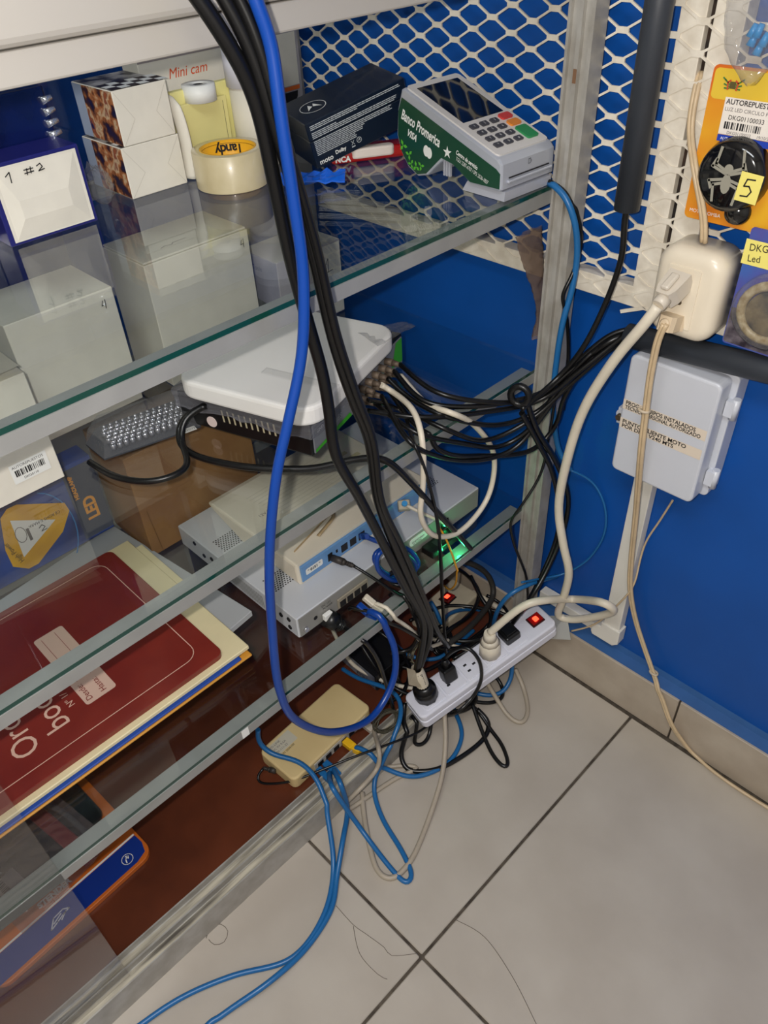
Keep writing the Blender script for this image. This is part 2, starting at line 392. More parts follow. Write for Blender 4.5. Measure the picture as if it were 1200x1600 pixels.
for k, (zz, l1, l2) in enumerate(((h*.555, 'PROG. EQUIPOS', 'TECNICO PERSONAL'), (h*.395, 'PUNTO CLIENTE MOTO', 'POR DIST. V240 MTS'))):
    decal('label_strip', strip, jb, (-w+.002, -.0702, zz), (1, 0, .0), (0, 0, 1), 2*w-.006, .017)
    text('label_text', l1 + (' INSTALADOS' if k == 0 else ''), .0094, ink, jb, (-w+.006, -.0703, zz+.0090), (1, 0, 0), (0, 0, 1), sx=(.88 if k == 0 else 1.02), bold=.0002)
    text('label_text', l2 + (' AUTORIZADO' if k == 0 else ''), .0088, ink, jb, (-w+.006, -.0703, zz+.0015), (1, 0, 0), (0, 0, 1), sx=(.84 if k == 0 else 1.08), bold=.0002)
# trunking with elbow
trm = mat('white_trunking', (226, 222, 212), .4, var=.06, scale=12)
u0 = at(985, 770, 'y', .006); u1 = at(1012, 770, 'y', .006); v0 = at(945, 960, 'y', .006); v1 = at(975, 965, 'y', .006)
tx0, tx1 = (u0.x+v0.x)/2, (u1.x+v1.x)/2
tk = thing('cable_trunking', 'white square cable trunking dropping from the junction box to an elbow', 'trunking', (tx0, YW, .15))
W2 = tx1-tx0
pbox('upright', (0, -.022, .042), (W2, -.001, bz0-.152), trm, tk, .0015)
b = B(); bprism(b, [(-.022, .008), (-.018, 0), (W2-.006, 0), (W2+.004, .010), (W2+.004, .045), (-.003, .045), (-.003, .034), (-.022, .030)], -.026, -.001, .002, 'y'); obj('elbow', b, trm, tk)
pbox('horizontal_run', (-.15, -.021, .006), (-.0225, -.001, .026), trm, tk, .0015)
# surface socket
ivory = mat('ivory_plastic', (232, 220, 198), .3, var=.05, scale=12, coat=.2)
ivory2 = mat('grey_ivory_plug', (214, 204, 188), .35, var=.06, scale=30)
sx0, sx1, sz0, sz1 = .184, .276, .842, .962
so = thing('wall_socket', 'ivory rounded surface socket box screwed to the grille', 'socket', ((sx0+sx1)/2, -.002, sz0))
b = B(); ww = (sx1-sx0)/2; hh = sz1-sz0
b2 = B(); prism(b2, rrect(-ww, 0, ww, hh, .026, 8), -.053, -.001, 'y')
fr = [f for f in b2.faces if all(abs(v.co.y+.053) < 1e-5 for v in f.verts)]
bmesh.ops.bevel(b2, geom=[e for f in fr for e in f.edges], offset=.016, segments=5, profile=.5, affect='EDGES')
for f in b2.faces: f.smooth = True
merge(b, b2, 0); obj('housing', b, ivory, so)
b = B(); bprism(b, rrect(-.026, .018, .018, .098, .002), -.0546, -.052, .0005, 'y'); fp = obj('face_plate', b, ivory, so)
b = B(); cyl(b, (-.002, -.0552, .052), (-.002, -.0545, .052), .0032, seg=10); obj('screw', b, mat('dull_brass', (120, 105, 85), .4, .8), fp)
b = B(); cyl(b, (.030, -.0505, .066), (.030, -.046, .066), .004, seg=10); obj('screw', b, ivory2, so)
pbox('back_plate', (-.012, -.012, -.018), (.012, -.004, .006), alu, so)

# ------------------------------------------------------------------ packs hanging at the right
yel = mat('pack_yellow', (236, 190, 40), .35, rgb2=(214, 100, 30), scale=9, detail=2, coat=.3)
yel_top = mat('pack_plain_yellow', (226, 190, 60), .35, coat=.3)
PY = -.024
a0 = at(1106, 98, 'y', PY); a1 = at(1078, 340, 'y', PY)
px0, pz0, pz1 = (a0.x+a1.x)/2, a1.z, a0.z
pk = thing('spider_light_pack', 'orange and yellow blister pack with round black spider light and a 5 sticker', 'blister pack', (px0, PY, pz0))
H = pz1-pz0; PWd = .125
b = B(); prism(b, rrect(0, 0, PWd, H, .006), 0, .002, 'y'); card = obj('card', b, yel, pk)
b = B(); prism(b, rrect(.0025, H-.034, PWd-.003, H-.003, .005), -.0003, 0, 'y'); obj('card_header', b, yel_top, card)
b = B(); 
for i in range(20):
    pass
lathe(b, [(0, -.020), (.031, -.020), (.038, -.016), (.041, -.006), (.042, 0)], seg=32); bmesh.ops.rotate(b, verts=b.verts, cent=(0, 0, 0), matrix=Matrix.Rotation(math.radians(-90), 3, 'X')); bmesh.ops.translate(b, verts=b.verts, vec=(.052, -.0005, .060)); bmesh.ops.recalc_face_normals(b, faces=list(b.faces))
# dome faces the room (towards -y)
for v in b.verts: v.co.y = -abs(v.co.y)
obj('blister_dome', b, mat('glossy_black', (12, 12, 14), .12, coat=.6), pk)
grey_sp = mat('grey_print', (150, 146, 132), .5)
L = []
for s in (-1, 1):
    for a, c, d in ((.006, .016, .024), (.003, .020, .014), (-.003, .021, -.012), (-.007, .015, -.022)):
        L.append([(s*.003, a), (s*c, a+(.006 if d > 0 else -.004)), (s*(c*.82), a+d)])
strokes('spider_print', L+[[(0, -.012), (0, .008)]], .0032, grey_sp, pk, (.052, -.0206, .062), (1, 0, 0), (0, 0, 1), lift=.0008)
b = B(); quad(b, [(.052+.006*math.cos(t*.5236), -.0216, .054+.011*math.sin(t*.5236)) for t in range(12)]); quad(b, [(.052+.0055*math.cos(t*.5236), -.0216, .070+.006*math.sin(t*.5236)) for t in range(12)]); obj('spider_body_print', b, grey_sp, pk)
b = B(); lathe(b, [(0, .012), (.012, .010), (.016, 0)], seg=20); bmesh.ops.rotate(b, verts=b.verts, cent=(0, 0, 0), matrix=Matrix.Rotation(math.radians(90), 3, 'X')); bmesh.ops.translate(b, verts=b.verts, vec=(.066, -.001, .020)); obj('blister_bulb', b, mat('glossy_black', (12, 12, 14), .12), pk)
stk = decal('price_sticker', mat('sticker_white', (232, 224, 214), .5), pk, (.022, -.0026, H-.068), (1, 0, 0), (0, 0, 1), .1, .038, .0006)
text('sticker_text', 'AUTOREPUESTOS DK I. DE R.L.', .0074, ink, pk, (.024, -.0033, H-.0365), (1, 0, 0), (0, 0, 1), bold=.0001)
text('sticker_text', 'LUZ LED CIRCULO FIGURAS VARIAS PZA', .0054, mat('grey_ink', (110, 104, 104), .6), pk, (.024, -.0033, H-.0435), (1, 0, 0), (0, 0, 1))
text('sticker_text', 'DKG01100033', .0068, ink, pk, (.030, -.0033, H-.052), (1, 0, 0), (0, 0, 1))
barcode('barcode', pk, (.027, -.0026, H-.062), (1, 0, 0), (0, 0, 1), .043, .0075)
text('sticker_text', 'DKG01100033     19/10/2020', .0046, mat('grey_ink', (110, 104, 104), .6), pk, (.032, -.0033, H-.067), (1, 0, 0), (0, 0, 1))
decal('sticker_band', mat('sticker_blue', (20, 60, 170), .5), pk, (.022, -.0026, H-.0755), (1, 0, 0), (0, 0, 1), .1, .007, .0007)
text('band_text', 'AUTOREPUESTOS DK', .0044, print_white, pk, (.026, -.0034, H-.0735), (1, 0, 0), (0, 0, 1))
decal('note_sticker', mat('sticky_yellow', (240, 226, 120), .6), pk, (.066, -.0225, .040), (1, 0, -.06), (.06, 0, 1), .026, .032)
strokes('note_digit', [[(.018, .026), (.009, .025), (.007, .017), (.013, .018), (.017, .013), (.014, .007), (.006, .006)]], .0016, ink, pk, (.066, -.0228, .040), (1, 0, -.06), (.06, 0, 1))
text('maker_text', 'MOTO BOMBA', .006, print_white, pk, (.006, -.0004, .008), (1, 0, 0), (0, 0, 1))
for s, cm in ((-1, 'green'), (1, 'green')):
    L2 = [[(s*.004, 0), (s*.009, .004), (s*.012, .006)], [(s*.004, -.002), (s*.010, 0)], [(s*.004, -.004), (s*.009, -.004)]]
    strokes('emblem_wing', L2, .0016, mat('emblem_green', (60, 120, 60), .5), pk, (.026, -.0005, H-.018), (1, 0, 0), (0, 0, 1), lift=.0009)
    strokes('emblem_feather', [[(s*.003, .004), (s*.006, .002), (s*.005, -.005)]], .0018, mat('emblem_red', (200, 70, 40), .5), pk, (.026, -.0005, H-.018), (1, 0, 0), (0, 0, 1), lift=.0010)
decal('emblem_core', mat('emblem_dark', (90, 80, 40), .5), pk, (.0225, -.0005, H-.022), (1, 0, 0), (0, 0, 1), .007, .007, .0008)
# purple pack with ring
pp0 = at(1166, 352, 'y', -.030); pp1 = at(1137, 532, 'y', -.030)
pp = thing('ring_light_pack', 'purple blister pack with a ring light and yellow note', 'blister pack', ((pp0.x+pp1.x)/2, -.030, pp1.z-.004))
HH = pp0.z-pp1.z+.004
b = B(); prism(b, rrect(0, 0, .11, HH, .004), 0, .002, 'y'); obj('card', b, mat('purple_card', (92, 62, 140), .4, rgb2=(60, 100, 175), scale=14, coat=.3), pp)
b = B(); prism(b, rrect(.001, .002, .109, HH*.33, .004), -.0004, 0, 'y'); obj('card_foot', b, mat('dark_card', (40, 32, 44), .5, rgb2=(120, 112, 120), scale=60), pp)
rc = at(1200, 492, 'y', -.045); rc = (rc.x-pp.location.x, -.012, rc.z-pp.location.z)
b = B(); tube(b, [(rc[0]+.034*math.cos(t*math.pi/12), rc[1], rc[2]+.034*math.sin(t*math.pi/12)) for t in range(24)], .006, closed=True, raw=True); obj('ring', b, mat('ring_gold', (150, 128, 84), .4, rgb2=(190, 175, 140), scale=120), pp)
b = B(); cyl(b, (rc[0], -.016, rc[2]), (rc[0], -.002, rc[2]), .027, seg=28); obj('hub', b, mat('hub_black', (24, 22, 20), .4, rgb2=(120, 104, 70), scale=50), pp)
b = B(); lathe(b, [(.047, 0), (.046, .014), (.040, .020), (0, .021)], seg=32); bmesh.ops.rotate(b, verts=b.verts, cent=(0, 0, 0), matrix=Matrix.Rotation(math.radians(90), 3, 'X')); bmesh.ops.translate(b, verts=b.verts, vec=(rc[0], -.0005, rc[2])); obj('clear_dome', b, G_FILM, pp)
decal('note_sticker', mat('sticky_yellow', (240, 226, 120), .6), pp, (-.002, -.0008, HH-.044), (1, 0, .0), (0, 0, 1), .05, .030)
text('note_text', 'DKG', .012, ink, pp, (.004, -.0012, HH-.027), (1, 0, .1), (0, 0, 1), sx=.9); text('note_text', 'Led', .012, ink, pp, (.005, -.0012, HH-.040), (1, 0, .1), (0, 0, 1), sx=.9)
# clear bag
def film_bag(name, label, pts, widths, depth, n=14, seg=18, seed=1, m=G_FILM, cat='plastic bag', wd=(1, 0, 0)):
    """crumpled pouch lofted along a centre line"""
    P = [Vector(p) for p in pts]; o = P[0].copy(); t = thing(name, label, cat, o); S = spline([p-o for p in P], .006); rnd = random.Random(seed)
    b = B(); rings = []; wdv = Vector(wd)
    for i, p in enumerate(S):
        f = i/(len(S)-1)*(len(widths)-1); k = min(int(f), len(widths)-2); wv = widths[k]+(widths[k+1]-widths[k])*(f-k)
        nrm = wdv.cross(Vector((0, 0, 1))).normalized()
        rings.append([b.verts.new(p+wdv*(wv*math.cos(2*math.pi*j/seg))+nrm*(depth*math.sin(2*math.pi*j/seg)*rnd.uniform(.3, 1.2))+Vector((rnd.uniform(-1, 1), rnd.uniform(-1, 1), rnd.uniform(-1, 1)))*.0012) for j in range(seg)])
    for A, C in zip(rings, rings[1:]):
        for j in range(seg): f = b.faces.new((A[j], A[(j+1) % seg], C[(j+1) % seg], C[j])); f.smooth = True
    obj('film', b, m, t); return t
cb = film_bag('clear_bag', 'crumpled clear bag with bright blue bits hanging over the spider pack', [at(1185, -30, 'y', -.045), at(1178, 40, 'y', -.045), at(1175, 90, 'y', -.045), at(1172, 132, 'y', -.045)], [.03, .032, .03, .004], .012, seed=3)
for k in range(5):
    b = B(); c = at(1172+9*(k % 3), 58+14*(k//2), 'y', -.044)-cb.location; cyl(b, c, c+Vector((.003, .002, .012)), .005, .003, seg=10); obj('blue_bit', b, mat('bright_blue_plastic', (30, 140, 205), .3), cb)
tape_m = mat('brown_film', (150, 128, 112), .3)
film_bag('torn_bag', 'torn dusty clear bag taped to the case post', [at(826, 362, 'x', -.018), at(834, 410, 'x', -.018), at(842, 455, 'x', -.016), at(844, 495, 'x', -.014), at(836, 528, 'x', -.014)], [.030, .027, .016, .010, .007], .006, seed=5, m=glass('dusty_film', (.78, .72, .68), .15, 1.45, haze=.35, bump=.8, hazecol=(150, 130, 118)), wd=(0, 1, 0))

# ================================================================== upper shelf
X, Y, Z = Vector((1, 0, 0)), Vector((0, 1, 0)), Vector((0, 0, 1))
def carton(name, label, xf, y0, y1, z0, h, depth, mats, rotz=0, cat='box', r=.001, group=None):
    """closed carton whose face towards the aisle is at x=xf; local origin at that face's left foot"""
    t = thing(name, label, cat, (xf, y0, z0), rotz, group=group)
    b = B(); rbox(b, (-depth, 0, 0), (0, y1-y0, h), r, 1)
    for f in b.faces:
        f.normal_update(); n = f.normal
        f.material_index = 0 if n.x > .9 else (1 if n.y < -.9 else (2 if n.z > .9 else 0)) if len(mats) > 1 else 0
    obj('carton', b, mats, t); return t
def marks(t, lines, w=.0016, at_=(0, 0), name='pen_mark', m=None):
    return strokes(name, lines, w, m or ink, t, (0, at_[0], at_[1]), Y, Z)
bluep = mat('blue_print', (30, 32, 108), .4, coat=.2)
t = carton('tray_box', 'white lidded box with blue sides marked 1 #2', -.395, -.633, -.511, S1, .097, .062, [bluep])
b = B(); xs = .0012
quad(b, [(xs, .006, .004), (xs, .117, .004), (xs, .117, .093), (xs, .006, .093)]); panel = obj('white_panel', b, white, t)
# embossed tray: raised frustum
b = B(); o4 = [(xs+.0002, .010, .006), (xs+.0002, .113, .006), (xs+.0002, .113, .090), (xs+.0002, .010, .090)]; i4 = [(.006, .026, .030), (.006, .092, .030), (.006, .092, .052), (.006, .026, .052)]
vo = [b.verts.new(p) for p in o4]; vi = [b.verts.new(p) for p in i4]; b.faces.new(vi)
for k in range(4): b.faces.new((vo[k], vo[(k+1) % 4], vi[(k+1) % 4], vi[k]))
obj('pressed_lid', b, white, t)
strokes('pen_mark', [[(.020, .082), (.026, .086), (.025, .074)], [(.048, .085), (.047, .078)], [(.053, .086), (.052, .079)], [(.044, .084), (.056, .084)], [(.044, .080), (.056, .0805)], [(.061, .085), (.066, .087), (.068, .083), (.062, .079), (.070, .080)]], .0013, ink, t, (.0030, 0, 0), Y, Z, lift=.0012)
photo = mat('printed_motor_photo', (176, 96, 52), .35, rgb2=(22, 28, 70), scale=34, detail=7, coat=.3)
_rp = [n for n in photo.node_tree.nodes if n.type == 'VALTORGB'][0].color_ramp
for ps_, cc_ in ((.44, (70, 40, 34)), (.50, (190, 116, 64)), (.55, (224, 196, 156)), (.60, (150, 84, 60)), (.70, (40, 44, 96))):
    e_ = _rp.elements.new(ps_); e_.color = (*lin(cc_), 1)
_rp.elements[-1].color = (*lin((18, 30, 84)), 1)
chk = mat('box_side_dark', (40, 36, 44), .4, rgb2=(190, 185, 180), scale=40)
for k, (y0, y1, z0, h, lab) in enumerate(((-.436, -.343, S1, .068, 'small white parts box with photo side, lower of two stacked'), (-.430, -.346, S1+.0685, .069, 'small white parts box with photo side, upper of two stacked'))):
    t = carton('parts_box', lab, -.430, y0, y1, z0, h, .11, [white, photo, chk], group='checkered parts boxes')
    for j in range(6):
        for q in range(3):
            decal('checker', (mat('checker_dark', (46, 36, 38), .5), print_white)[(j+q) % 2], t, (-.0005-q*.0145, .002+j*.0145, h), Y, -X, .0145, .0145, .0012)
    decal('side_strip', mat('pale_blue_print', (170, 182, 205), .4), t, (-.108, 0, .001), X, Z, .026, h-.002, .0005)
    text('side_text', 'HORN', .012, mat('blue_text', (40, 60, 130), .4), t, (-.088, 0, .01), Z, -X)
    w_ = y1-y0
    for cr in ([(.002, .002), (w_*.3, h*.45), (.002, h-.002)], [(w_-.002, .002), (w_*.72, h*.5), (w_-.002, h-.002)]): strokes('fold_crease', [cr], .0005, mat('crease', (196, 190, 178), .6), t, (.0002, 0, 0), Y, Z)
    marks(t, [], name='pen_mark') if False else None
# dark blue folder bag at the far left
t = thing('blue_binder', 'dark blue glossy binder leaning behind the tray box', 'binder', (-.46, -.70, S1))
b = B(); rbox(b, (-.03, -.12, 0), (0, .195, .155), .003); obj('cover', b, mat('navy_gloss', (14, 26, 78), .15, rgb2=(8, 10, 24), scale=8, coat=.6), t)
b = B()
for k in range(9): cyl(b, (.002, .178+.001*k, .03+k*.0135), (.004, .200, .033+k*.0135), .005, .003, seg=8)
obj('spiral', b, mat('silver_foil', (210, 214, 225), .15, .8), t)
t = thing('foil_wad', 'crumpled clear wrapper between the tray box and the parts boxes', 'wrapper', (-.45, -.472, S1))
b = B(); bmesh.ops.create_icosphere(b, subdivisions=3, radius=.02)
for v in b.verts: v.co = Vector((v.co.x*1.6, v.co.y*.7, v.co.z*1.3+.026))*(1+random.uniform(-.12, .12))
obj('film', b, G_FILM, t)
# packing tape roll
tapem = glass('tape_film', (.60, .52, .36), .12, 1.5, haze=.55, hazecol=(206, 190, 150))
tr_ = thing('packing_tape', 'roll of clear packing tape with yellow core', 'tape roll', (-.372, -.302, S1), math.radians(35))
b = B(); lathe(b, [(.0525, .001), (.0525, .049), (.0515, .050), (.041, .050)], seg=64); lathe(b, [(.041, 0), (.0515, 0), (.0525, .001)], seg=64); obj('tape_winding', b, mat('tape_side', (208, 194, 158), .3, rgb2=(196, 180, 140), scale=20, coat=.6), tr_)
b = B(); lathe(b, [(.0408, 0), (.0408, .050), (.0385, .0502), (.0385, 0)], seg=64); core = obj('core', b, mat('core_yellow', (240, 176, 30), .45), tr_)
b = B(); lathe(b, [(.0382, .046), (.0382, .0455)], seg=64); obj('core_line', b, ink, core)
# lettering inside the core, upside-down on the far wall
for k, ch in enumerate('landy'):
    a = math.radians(84+k*12.5); c = Vector((math.cos(a), math.sin(a), 0))*.0380
    text('core_letter', ch, .019, ink, tr_, c+Vector((0, 0, .044)), Vector((-math.sin(a), math.cos(a), 0)), -Z, 'CENTER', bold=.0005)
# note book, receipt rolls, boxes at the back
t = thing('mini_camera_box', 'tall white box with orange script and grey top band', 'box', (-.50, -.345, S1))
b = B(); rbox(b, (-.045, 0, 0), (0, .15, .17), .001, 1); obj('carton', b, white, t)
decal('grey_band', mat('grey_print_band', (150, 140, 140), .5), t, (0, 0, .148), Y, Z, .15, .021)
decal('black_band', ink, t, (0, .055, .163), Y, Z, .09, .006, .0007); decal('black_band', ink, t, (0, .035, .157), Y, Z, .012, .010, .0007)
text('box_text', 'Mini cam', .019, mat('orange_print', (222, 84, 30), .5), t, (0, .046, .122), Y, Z, shear=.25)
t = thing('yellow_notepad', 'pale yellow notepad standing behind the tape roll', 'notepad', (-.452, -.330, S1))
b = B(); rbox(b, (-.012, 0, 0), (0, .105, .115), .001, 1); obj('pages', b, mat('note_yellow', (232, 224, 150), .6), t)
b = B(); rbox(b, (.002, .004, 0), (.008, .088, .098), .001, 1); obj('front_sheet', b, mat('note_yellow2', (226, 216, 146), .6), t)
decal('rule_line', mat('grey_rule', (120, 112, 80), .6), t, (.008, .080, .002), Y, Z, .0008, .09)
t = thing('receipt_roll', 'small white receipt roll tucked behind the yellow notepad', 'paper roll', (-.447, -.285, S1+.098), math.radians(20))
b = B(); lathe(b, [(.008, 0), (.024, 0), (.024, .022), (.008, .022), (.008, 0)], seg=28); obj('paper', b, print_white, t)
b = B(); lathe(b, [(.0079, .001), (.0079, .021), (.006, .021), (.006, .001)], seg=20); obj('core', b, ink, t)
t = thing('white_cover', 'curled white paper sleeve beside the parts boxes', 'paper', (-.44, -.332, S1))
b = B(); tube(b, [(0, 0, .002), (.002, .003, .05), (-.004, .001, .095), (-.02, -.002, .105)], .010, 10, flat=.35); obj('sheet', b, white, t)
t = thing('thermal_roll', 'upright white thermal paper roll behind the hanging cables', 'paper roll', (-.425, -.205, S1))
b = B(); lathe(b, [(.012, 0), (.036, 0), (.036, .108), (.012, .108), (.012, 0)], seg=36); obj('lower_paper', b, mat('warm_paper', (222, 216, 200), .6), t)
b = B(); lathe(b, [(.012, .1085), (.039, .1085), (.039, .18), (.012, .18), (.012, .1085)], seg=36); obj('upper_paper', b, mat('cool_paper', (226, 226, 238), .55), t)
t = thing('orange_stripe_box', 'grey and white box with an orange stripe beside the far post', 'box', (-.49, -.165, S1), math.radians(4))
b = B(); rbox(b, (-.05, 0, 0), (0, .115, .17), .001, 1); obj('carton', b, mat('box_grey', (165, 160, 165), .5), t)
decal('white_panel', white, t, (0, .030, .075), Y, Z, .078, .075)
decal('orange_stripe', mat('orange_stripe', (226, 110, 40), .5), t, (0, .030, .068), Y, Z, .078, .006, .0006)
b = B(); quad(b, [(.0006, .105-.034+.032*math.cos(math.pi*i/10), .066-.026*math.sin(math.pi*i/10)) for i in range(11)][::-1]); obj('black_shape', b, ink, t)
text('box_text', 'color', .022, ink, t, (0, .042, .155), Y, Z, bold=.0006)
# phone box
A_ = Vector((-.31, -.207, 1.058)); Bv = Vector((-.262, -.050, 1.098)); Cv = at(445, 162, 'z', 1.0665)
ex = (Bv-A_).normalized(); ey = Cv-A_; ey = (ey-ex*ey.dot(ex)); wy = ey.length; ey.normalize(); ez = ex.cross(ey)
mm = Matrix((ex, ey, ez)).transposed().to_4x4(); PH = .066; mm.translation = A_-ez*PH
navy = mat('navy_card', (12, 26, 44), .32, coat=.15)
pbx = thing('phone_box', 'dark navy phone carton tilted on a red packet', 'box', mw=mm); PL = (Bv-A_).length
b = B(); rbox(b, (0, 0, 0), (PL, wy, PH-.026), .001, 1); obj('box_base', b, navy, pbx)
b = B(); rbox(b, (0, 0, PH-.0255), (PL, wy, PH), .001, 1); obj('box_lid', b, navy, pbx)
pr = mat('grey_white_print', (196, 202, 204), .5)
b = B()
for k in range(18):
    wv = PL*(.9 if k < 5 else .86 if k < 9 else .8 if k < 12 else .5 if k < 15 else .42); x = .006; zz = PH-.006-k*.00245
    if k in (3, 8): continue
    if k == 4: wv = PL*.25
    if k == 2: wv = PL*.5
    while x < wv:
        l = random.uniform(.004, .012); quad(b, [(x, -.0004, zz), (x+l, -.0004, zz), (x+l, -.0004, zz+.0011), (x, -.0004, zz+.0011)]); x += l+.0008
obj('small_print', b, pr, pbx)
text('maker_text', 'moto', .0105, print_white, pbx, (.006, 0, .0045), X, Z, bold=.0002)
text('maker_text', 'Dolby', .0075, print_white, pbx, (.034, 0, .0085), X, Z, bold=.0002)
decal('bin_mark', pr, pbx, (.062, 0, .0065), X, Z, .006, .0015); strokes('bin_mark', [[(0, .008), (.005, .002)], [(.005, .008), (0, .002)]], .0006, pr, pbx, (.0625, -.0001, .008), X, Z)
strokes('recycle_mark', [[(.0038*math.cos(t*math.pi/8), .0038*math.sin(t*math.pi/8)) for t in range(17)], [(-.0015, -.001), (.001, .002), (.001, -.001)]], .0008, pr, pbx, (.076, -.0001, .013), X, Z)
E1 = [(.020*math.cos(t*math.pi/16), .020*math.sin(t*math.pi/16)) for t in range(33)]
strokes('emblem', [E1], .0012, print_white, pbx, (.036, wy*.45, PH), X, Y)
b = B()
for s in (-1, 1):
    pts = [(-.0005*s, .0), (-.0045*s, .010), (-.0115*s, -.010), (-.005*s, -.003)]
    pts = pts if s < 0 else pts[::-1]
    f = quad(b, [(.036+p[0], wy*.45+p[1], PH+.0007) for p in pts])
bmesh.ops.recalc_face_normals(b, faces=list(b.faces)); obj('emblem', b, print_white, pbx)
text('lid_text', 'moto g', .012, mat('dark_print', (36, 52, 70), .4), pbx, (PL-.045, wy*.75, PH), X, Y)
# red packet below it
t = thing('red_packet', 'red and white plastic packet under the phone carton', 'packet', (-.335, -.135, S1), math.radians(60))
b = B(); rbox(b, (-.01, -.03, 0), (.13, .012, .018), .006, 3); obj('pack', b, mat('red_pack', (170, 24, 22), .25, coat=.4), t)
b = B(); bprism(b, rrect(.022, -.034, .090, -.016, .008), .006, .021, .003); obj('white_window', b, mat('pack_white', (226, 214, 204), .4), t)
text('pack_text', 'NCA', .011, print_white, t, (-.004, -.0302, .004), X, Z, bold=.0005)
# payment terminal
tm_ = thing('card_terminal', 'white card payment terminal with green side decal and keypad', 'card terminal', (-.004, -.024, S1+.0005), math.radians(-3))
TW, TL = .108, .20
prof = [(-.200, .052), (-.197, .085), (-.188, .112), (-.183, .114), (-.008, .054), (-.001, .047), (0, .016), (-.004, .013), (-.055, .013), (-.085, .030), (-.108, .034), (-.122, .022), (-.138, .008), (-.158, .003), (-.178, .012), (-.192, .030)]
tshell = mat('terminal_white', (216, 212, 208), .35); tsil = mat('terminal_silver', (186, 190, 200), .28, .3)
b = B(); bprism(b, prof, -TW, 0, .003, 'y'); obj('shell', b, [tsil], tm_)
sl = Vector((.175, 0, -.060)).normalized(); sn = Vector((.060, 0, .175)).normalized(); so_ = Vector((-.183, 0, .114))
def tp(s, tt, l=0): return so_+sl*(s*.185)+Vector((0, -TW+tt*TW, 0))+sn*l
def tslab(name, s0, s1, t0, t1, l0, l1, m, par, r=.004):
    b = B(); pol = rrect(s0*.185, t0*TW, s1*.185, t1*TW, r, 3); a = [b.verts.new(so_+sl*p[0]+Vector((0, -TW+p[1], 0))+sn*l0) for p in pol]; c = [b.verts.new(so_+sl*p[0]+Vector((0, -TW+p[1], 0))+sn*l1) for p in pol]
    b.faces.new(c); n = len(pol)
    for i in range(n): b.faces.new((a[i], a[(i+1) % n], c[(i+1) % n], c[i]))
    bmesh.ops.recalc_face_normals(b, faces=list(b.faces)); return obj(name, b, m, par)
tslab('top_cover', .0, .985, .03, .97, -.001, .0022, tshell, tm_, .006)
tslab('screen', .06, .565, .13, .87, .0005, .0026, mat('screen_black', (10, 12, 14), .08, coat=.5), tm_, .001)
kd = mat('key_dark', (66, 66, 72), .45)
for r in range(4):
    for c in range(3):
        s = .615+r*.083; k = tslab('key', s, s+.048, .13+c*.185, .255+c*.185, .0015, .0042, kd, tm_, .0015)
        text('key_mark', '123456789*0#'[r*3+c], .0055, print_white, k, tp(s+.036, .19+c*.185, .0043), Y, -sl, 'CENTER')
tslab('key', .595, .660, .69, .89, .0015, .0046, mat('key_red', (206, 62, 58), .4), tm_, .003)
tslab('key', .685, .750, .69, .89, .0015, .0046, mat('key_orange', (230, 140, 50), .4), tm_, .003)
tslab('key', .775, .925, .69, .89, .0015, .0046, mat('key_green', (40, 140, 80), .4), tm_, .003)
dg = mat('decal_green', (10, 66, 44), .3, coat=.3)
dec = [(-.1965, .052), (-.1945, .084), (-.187, .102), (-.010, .041), (-.003, .036), (-.003, .017), (-.055, .016), (-.088, .033), (-.110, .037), (-.126, .023), (-.140, .0105), (-.158, .006), (-.176, .015), (-.190, .032)]
b = B(); prism(b, dec, -TW-.0007, -TW+.001, 'y'); obj('side_decal', b, dg, tm_)
sd = Vector((.177, 0, -.061)).normalized(); su = Vector((.061, 0, .177)).normalized(); yy = -TW-.0008
text('bank_name', 'Banco Promerica', .0185, print_white, tm_, (-.189, yy, .076), sd, su, bold=.0005, sx=.62)
text('card_brand', 'VISA', .0125, print_white, tm_, (-.178, yy, .056), sd, su, bold=.0004, shear=.2, sx=.8)
b = B()
for cx in (0, .006):
    quad(b, [(-.139+cx+.0055*math.cos(t*math.pi/8), yy-.0003-cx*.01, .041-cx*.3+.0075*math.sin(t*math.pi/8)) for t in range(16)])
bmesh.ops.recalc_face_normals(b, faces=list(b.faces)); obj('card_emblem', b, print_white, tm_)
b = B(); sp = []
for i in range(10):
    rr = .0085 if i % 2 == 0 else .0032; a = math.radians(90+36*i); sp.append((-.098+rr*math.cos(a), yy-.0003, .0462+rr*math.sin(a)))
quad(b, sp); bmesh.ops.recalc_face_normals(b, faces=list(b.faces)); obj('star_emblem', b, print_white, tm_)
text('service_text', 'Centro de servicio', .0078, print_white, tm_, (-.082, yy, .0475), sd, su, sx=.7, bold=.0002)
text('service_text', 'TGU: 2287-6707 / SPS: 2536-1837', .0072, print_white, tm_, (-.082, yy, .0395), sd, su, sx=.62)
lg = mat('leaf_green', (90, 180, 50), .4); b = B()
for cx, cz, sc in ((-.186, .040, 1), (-.174, .030, .9), (-.160, .016, .9), (-.150, .019, .8), (-.170, .018, .8)):
    for a0 in (20, 140, 250):
        a = math.radians(a0+cx*4000); d = Vector((math.cos(a), math.sin(a)))*.009*sc; q = Vector((-d.y, d.x))*.28
        quad(b, [(cx, yy-.0002, cz), (cx+d.x*.5+q.x, yy-.0002, cz+d.y*.5+q.y), (cx+d.x, yy-.0002, cz+d.y), (cx+d.x*.5-q.x, yy-.0002, cz+d.y*.5-q.y)])
bmesh.ops.recalc_face_normals(b, faces=list(b.faces)); obj('leaf_print', b, lg, tm_)
b = B(); prism(b, [(-.075, 0), (.001, 0), (.002, .0125), (-.052, .0125), (-.066, .014)], -TW+.006, -.006, 'y'); obj('base', b, mat('base_silver', (186, 188, 198), .3, .2), tm_)
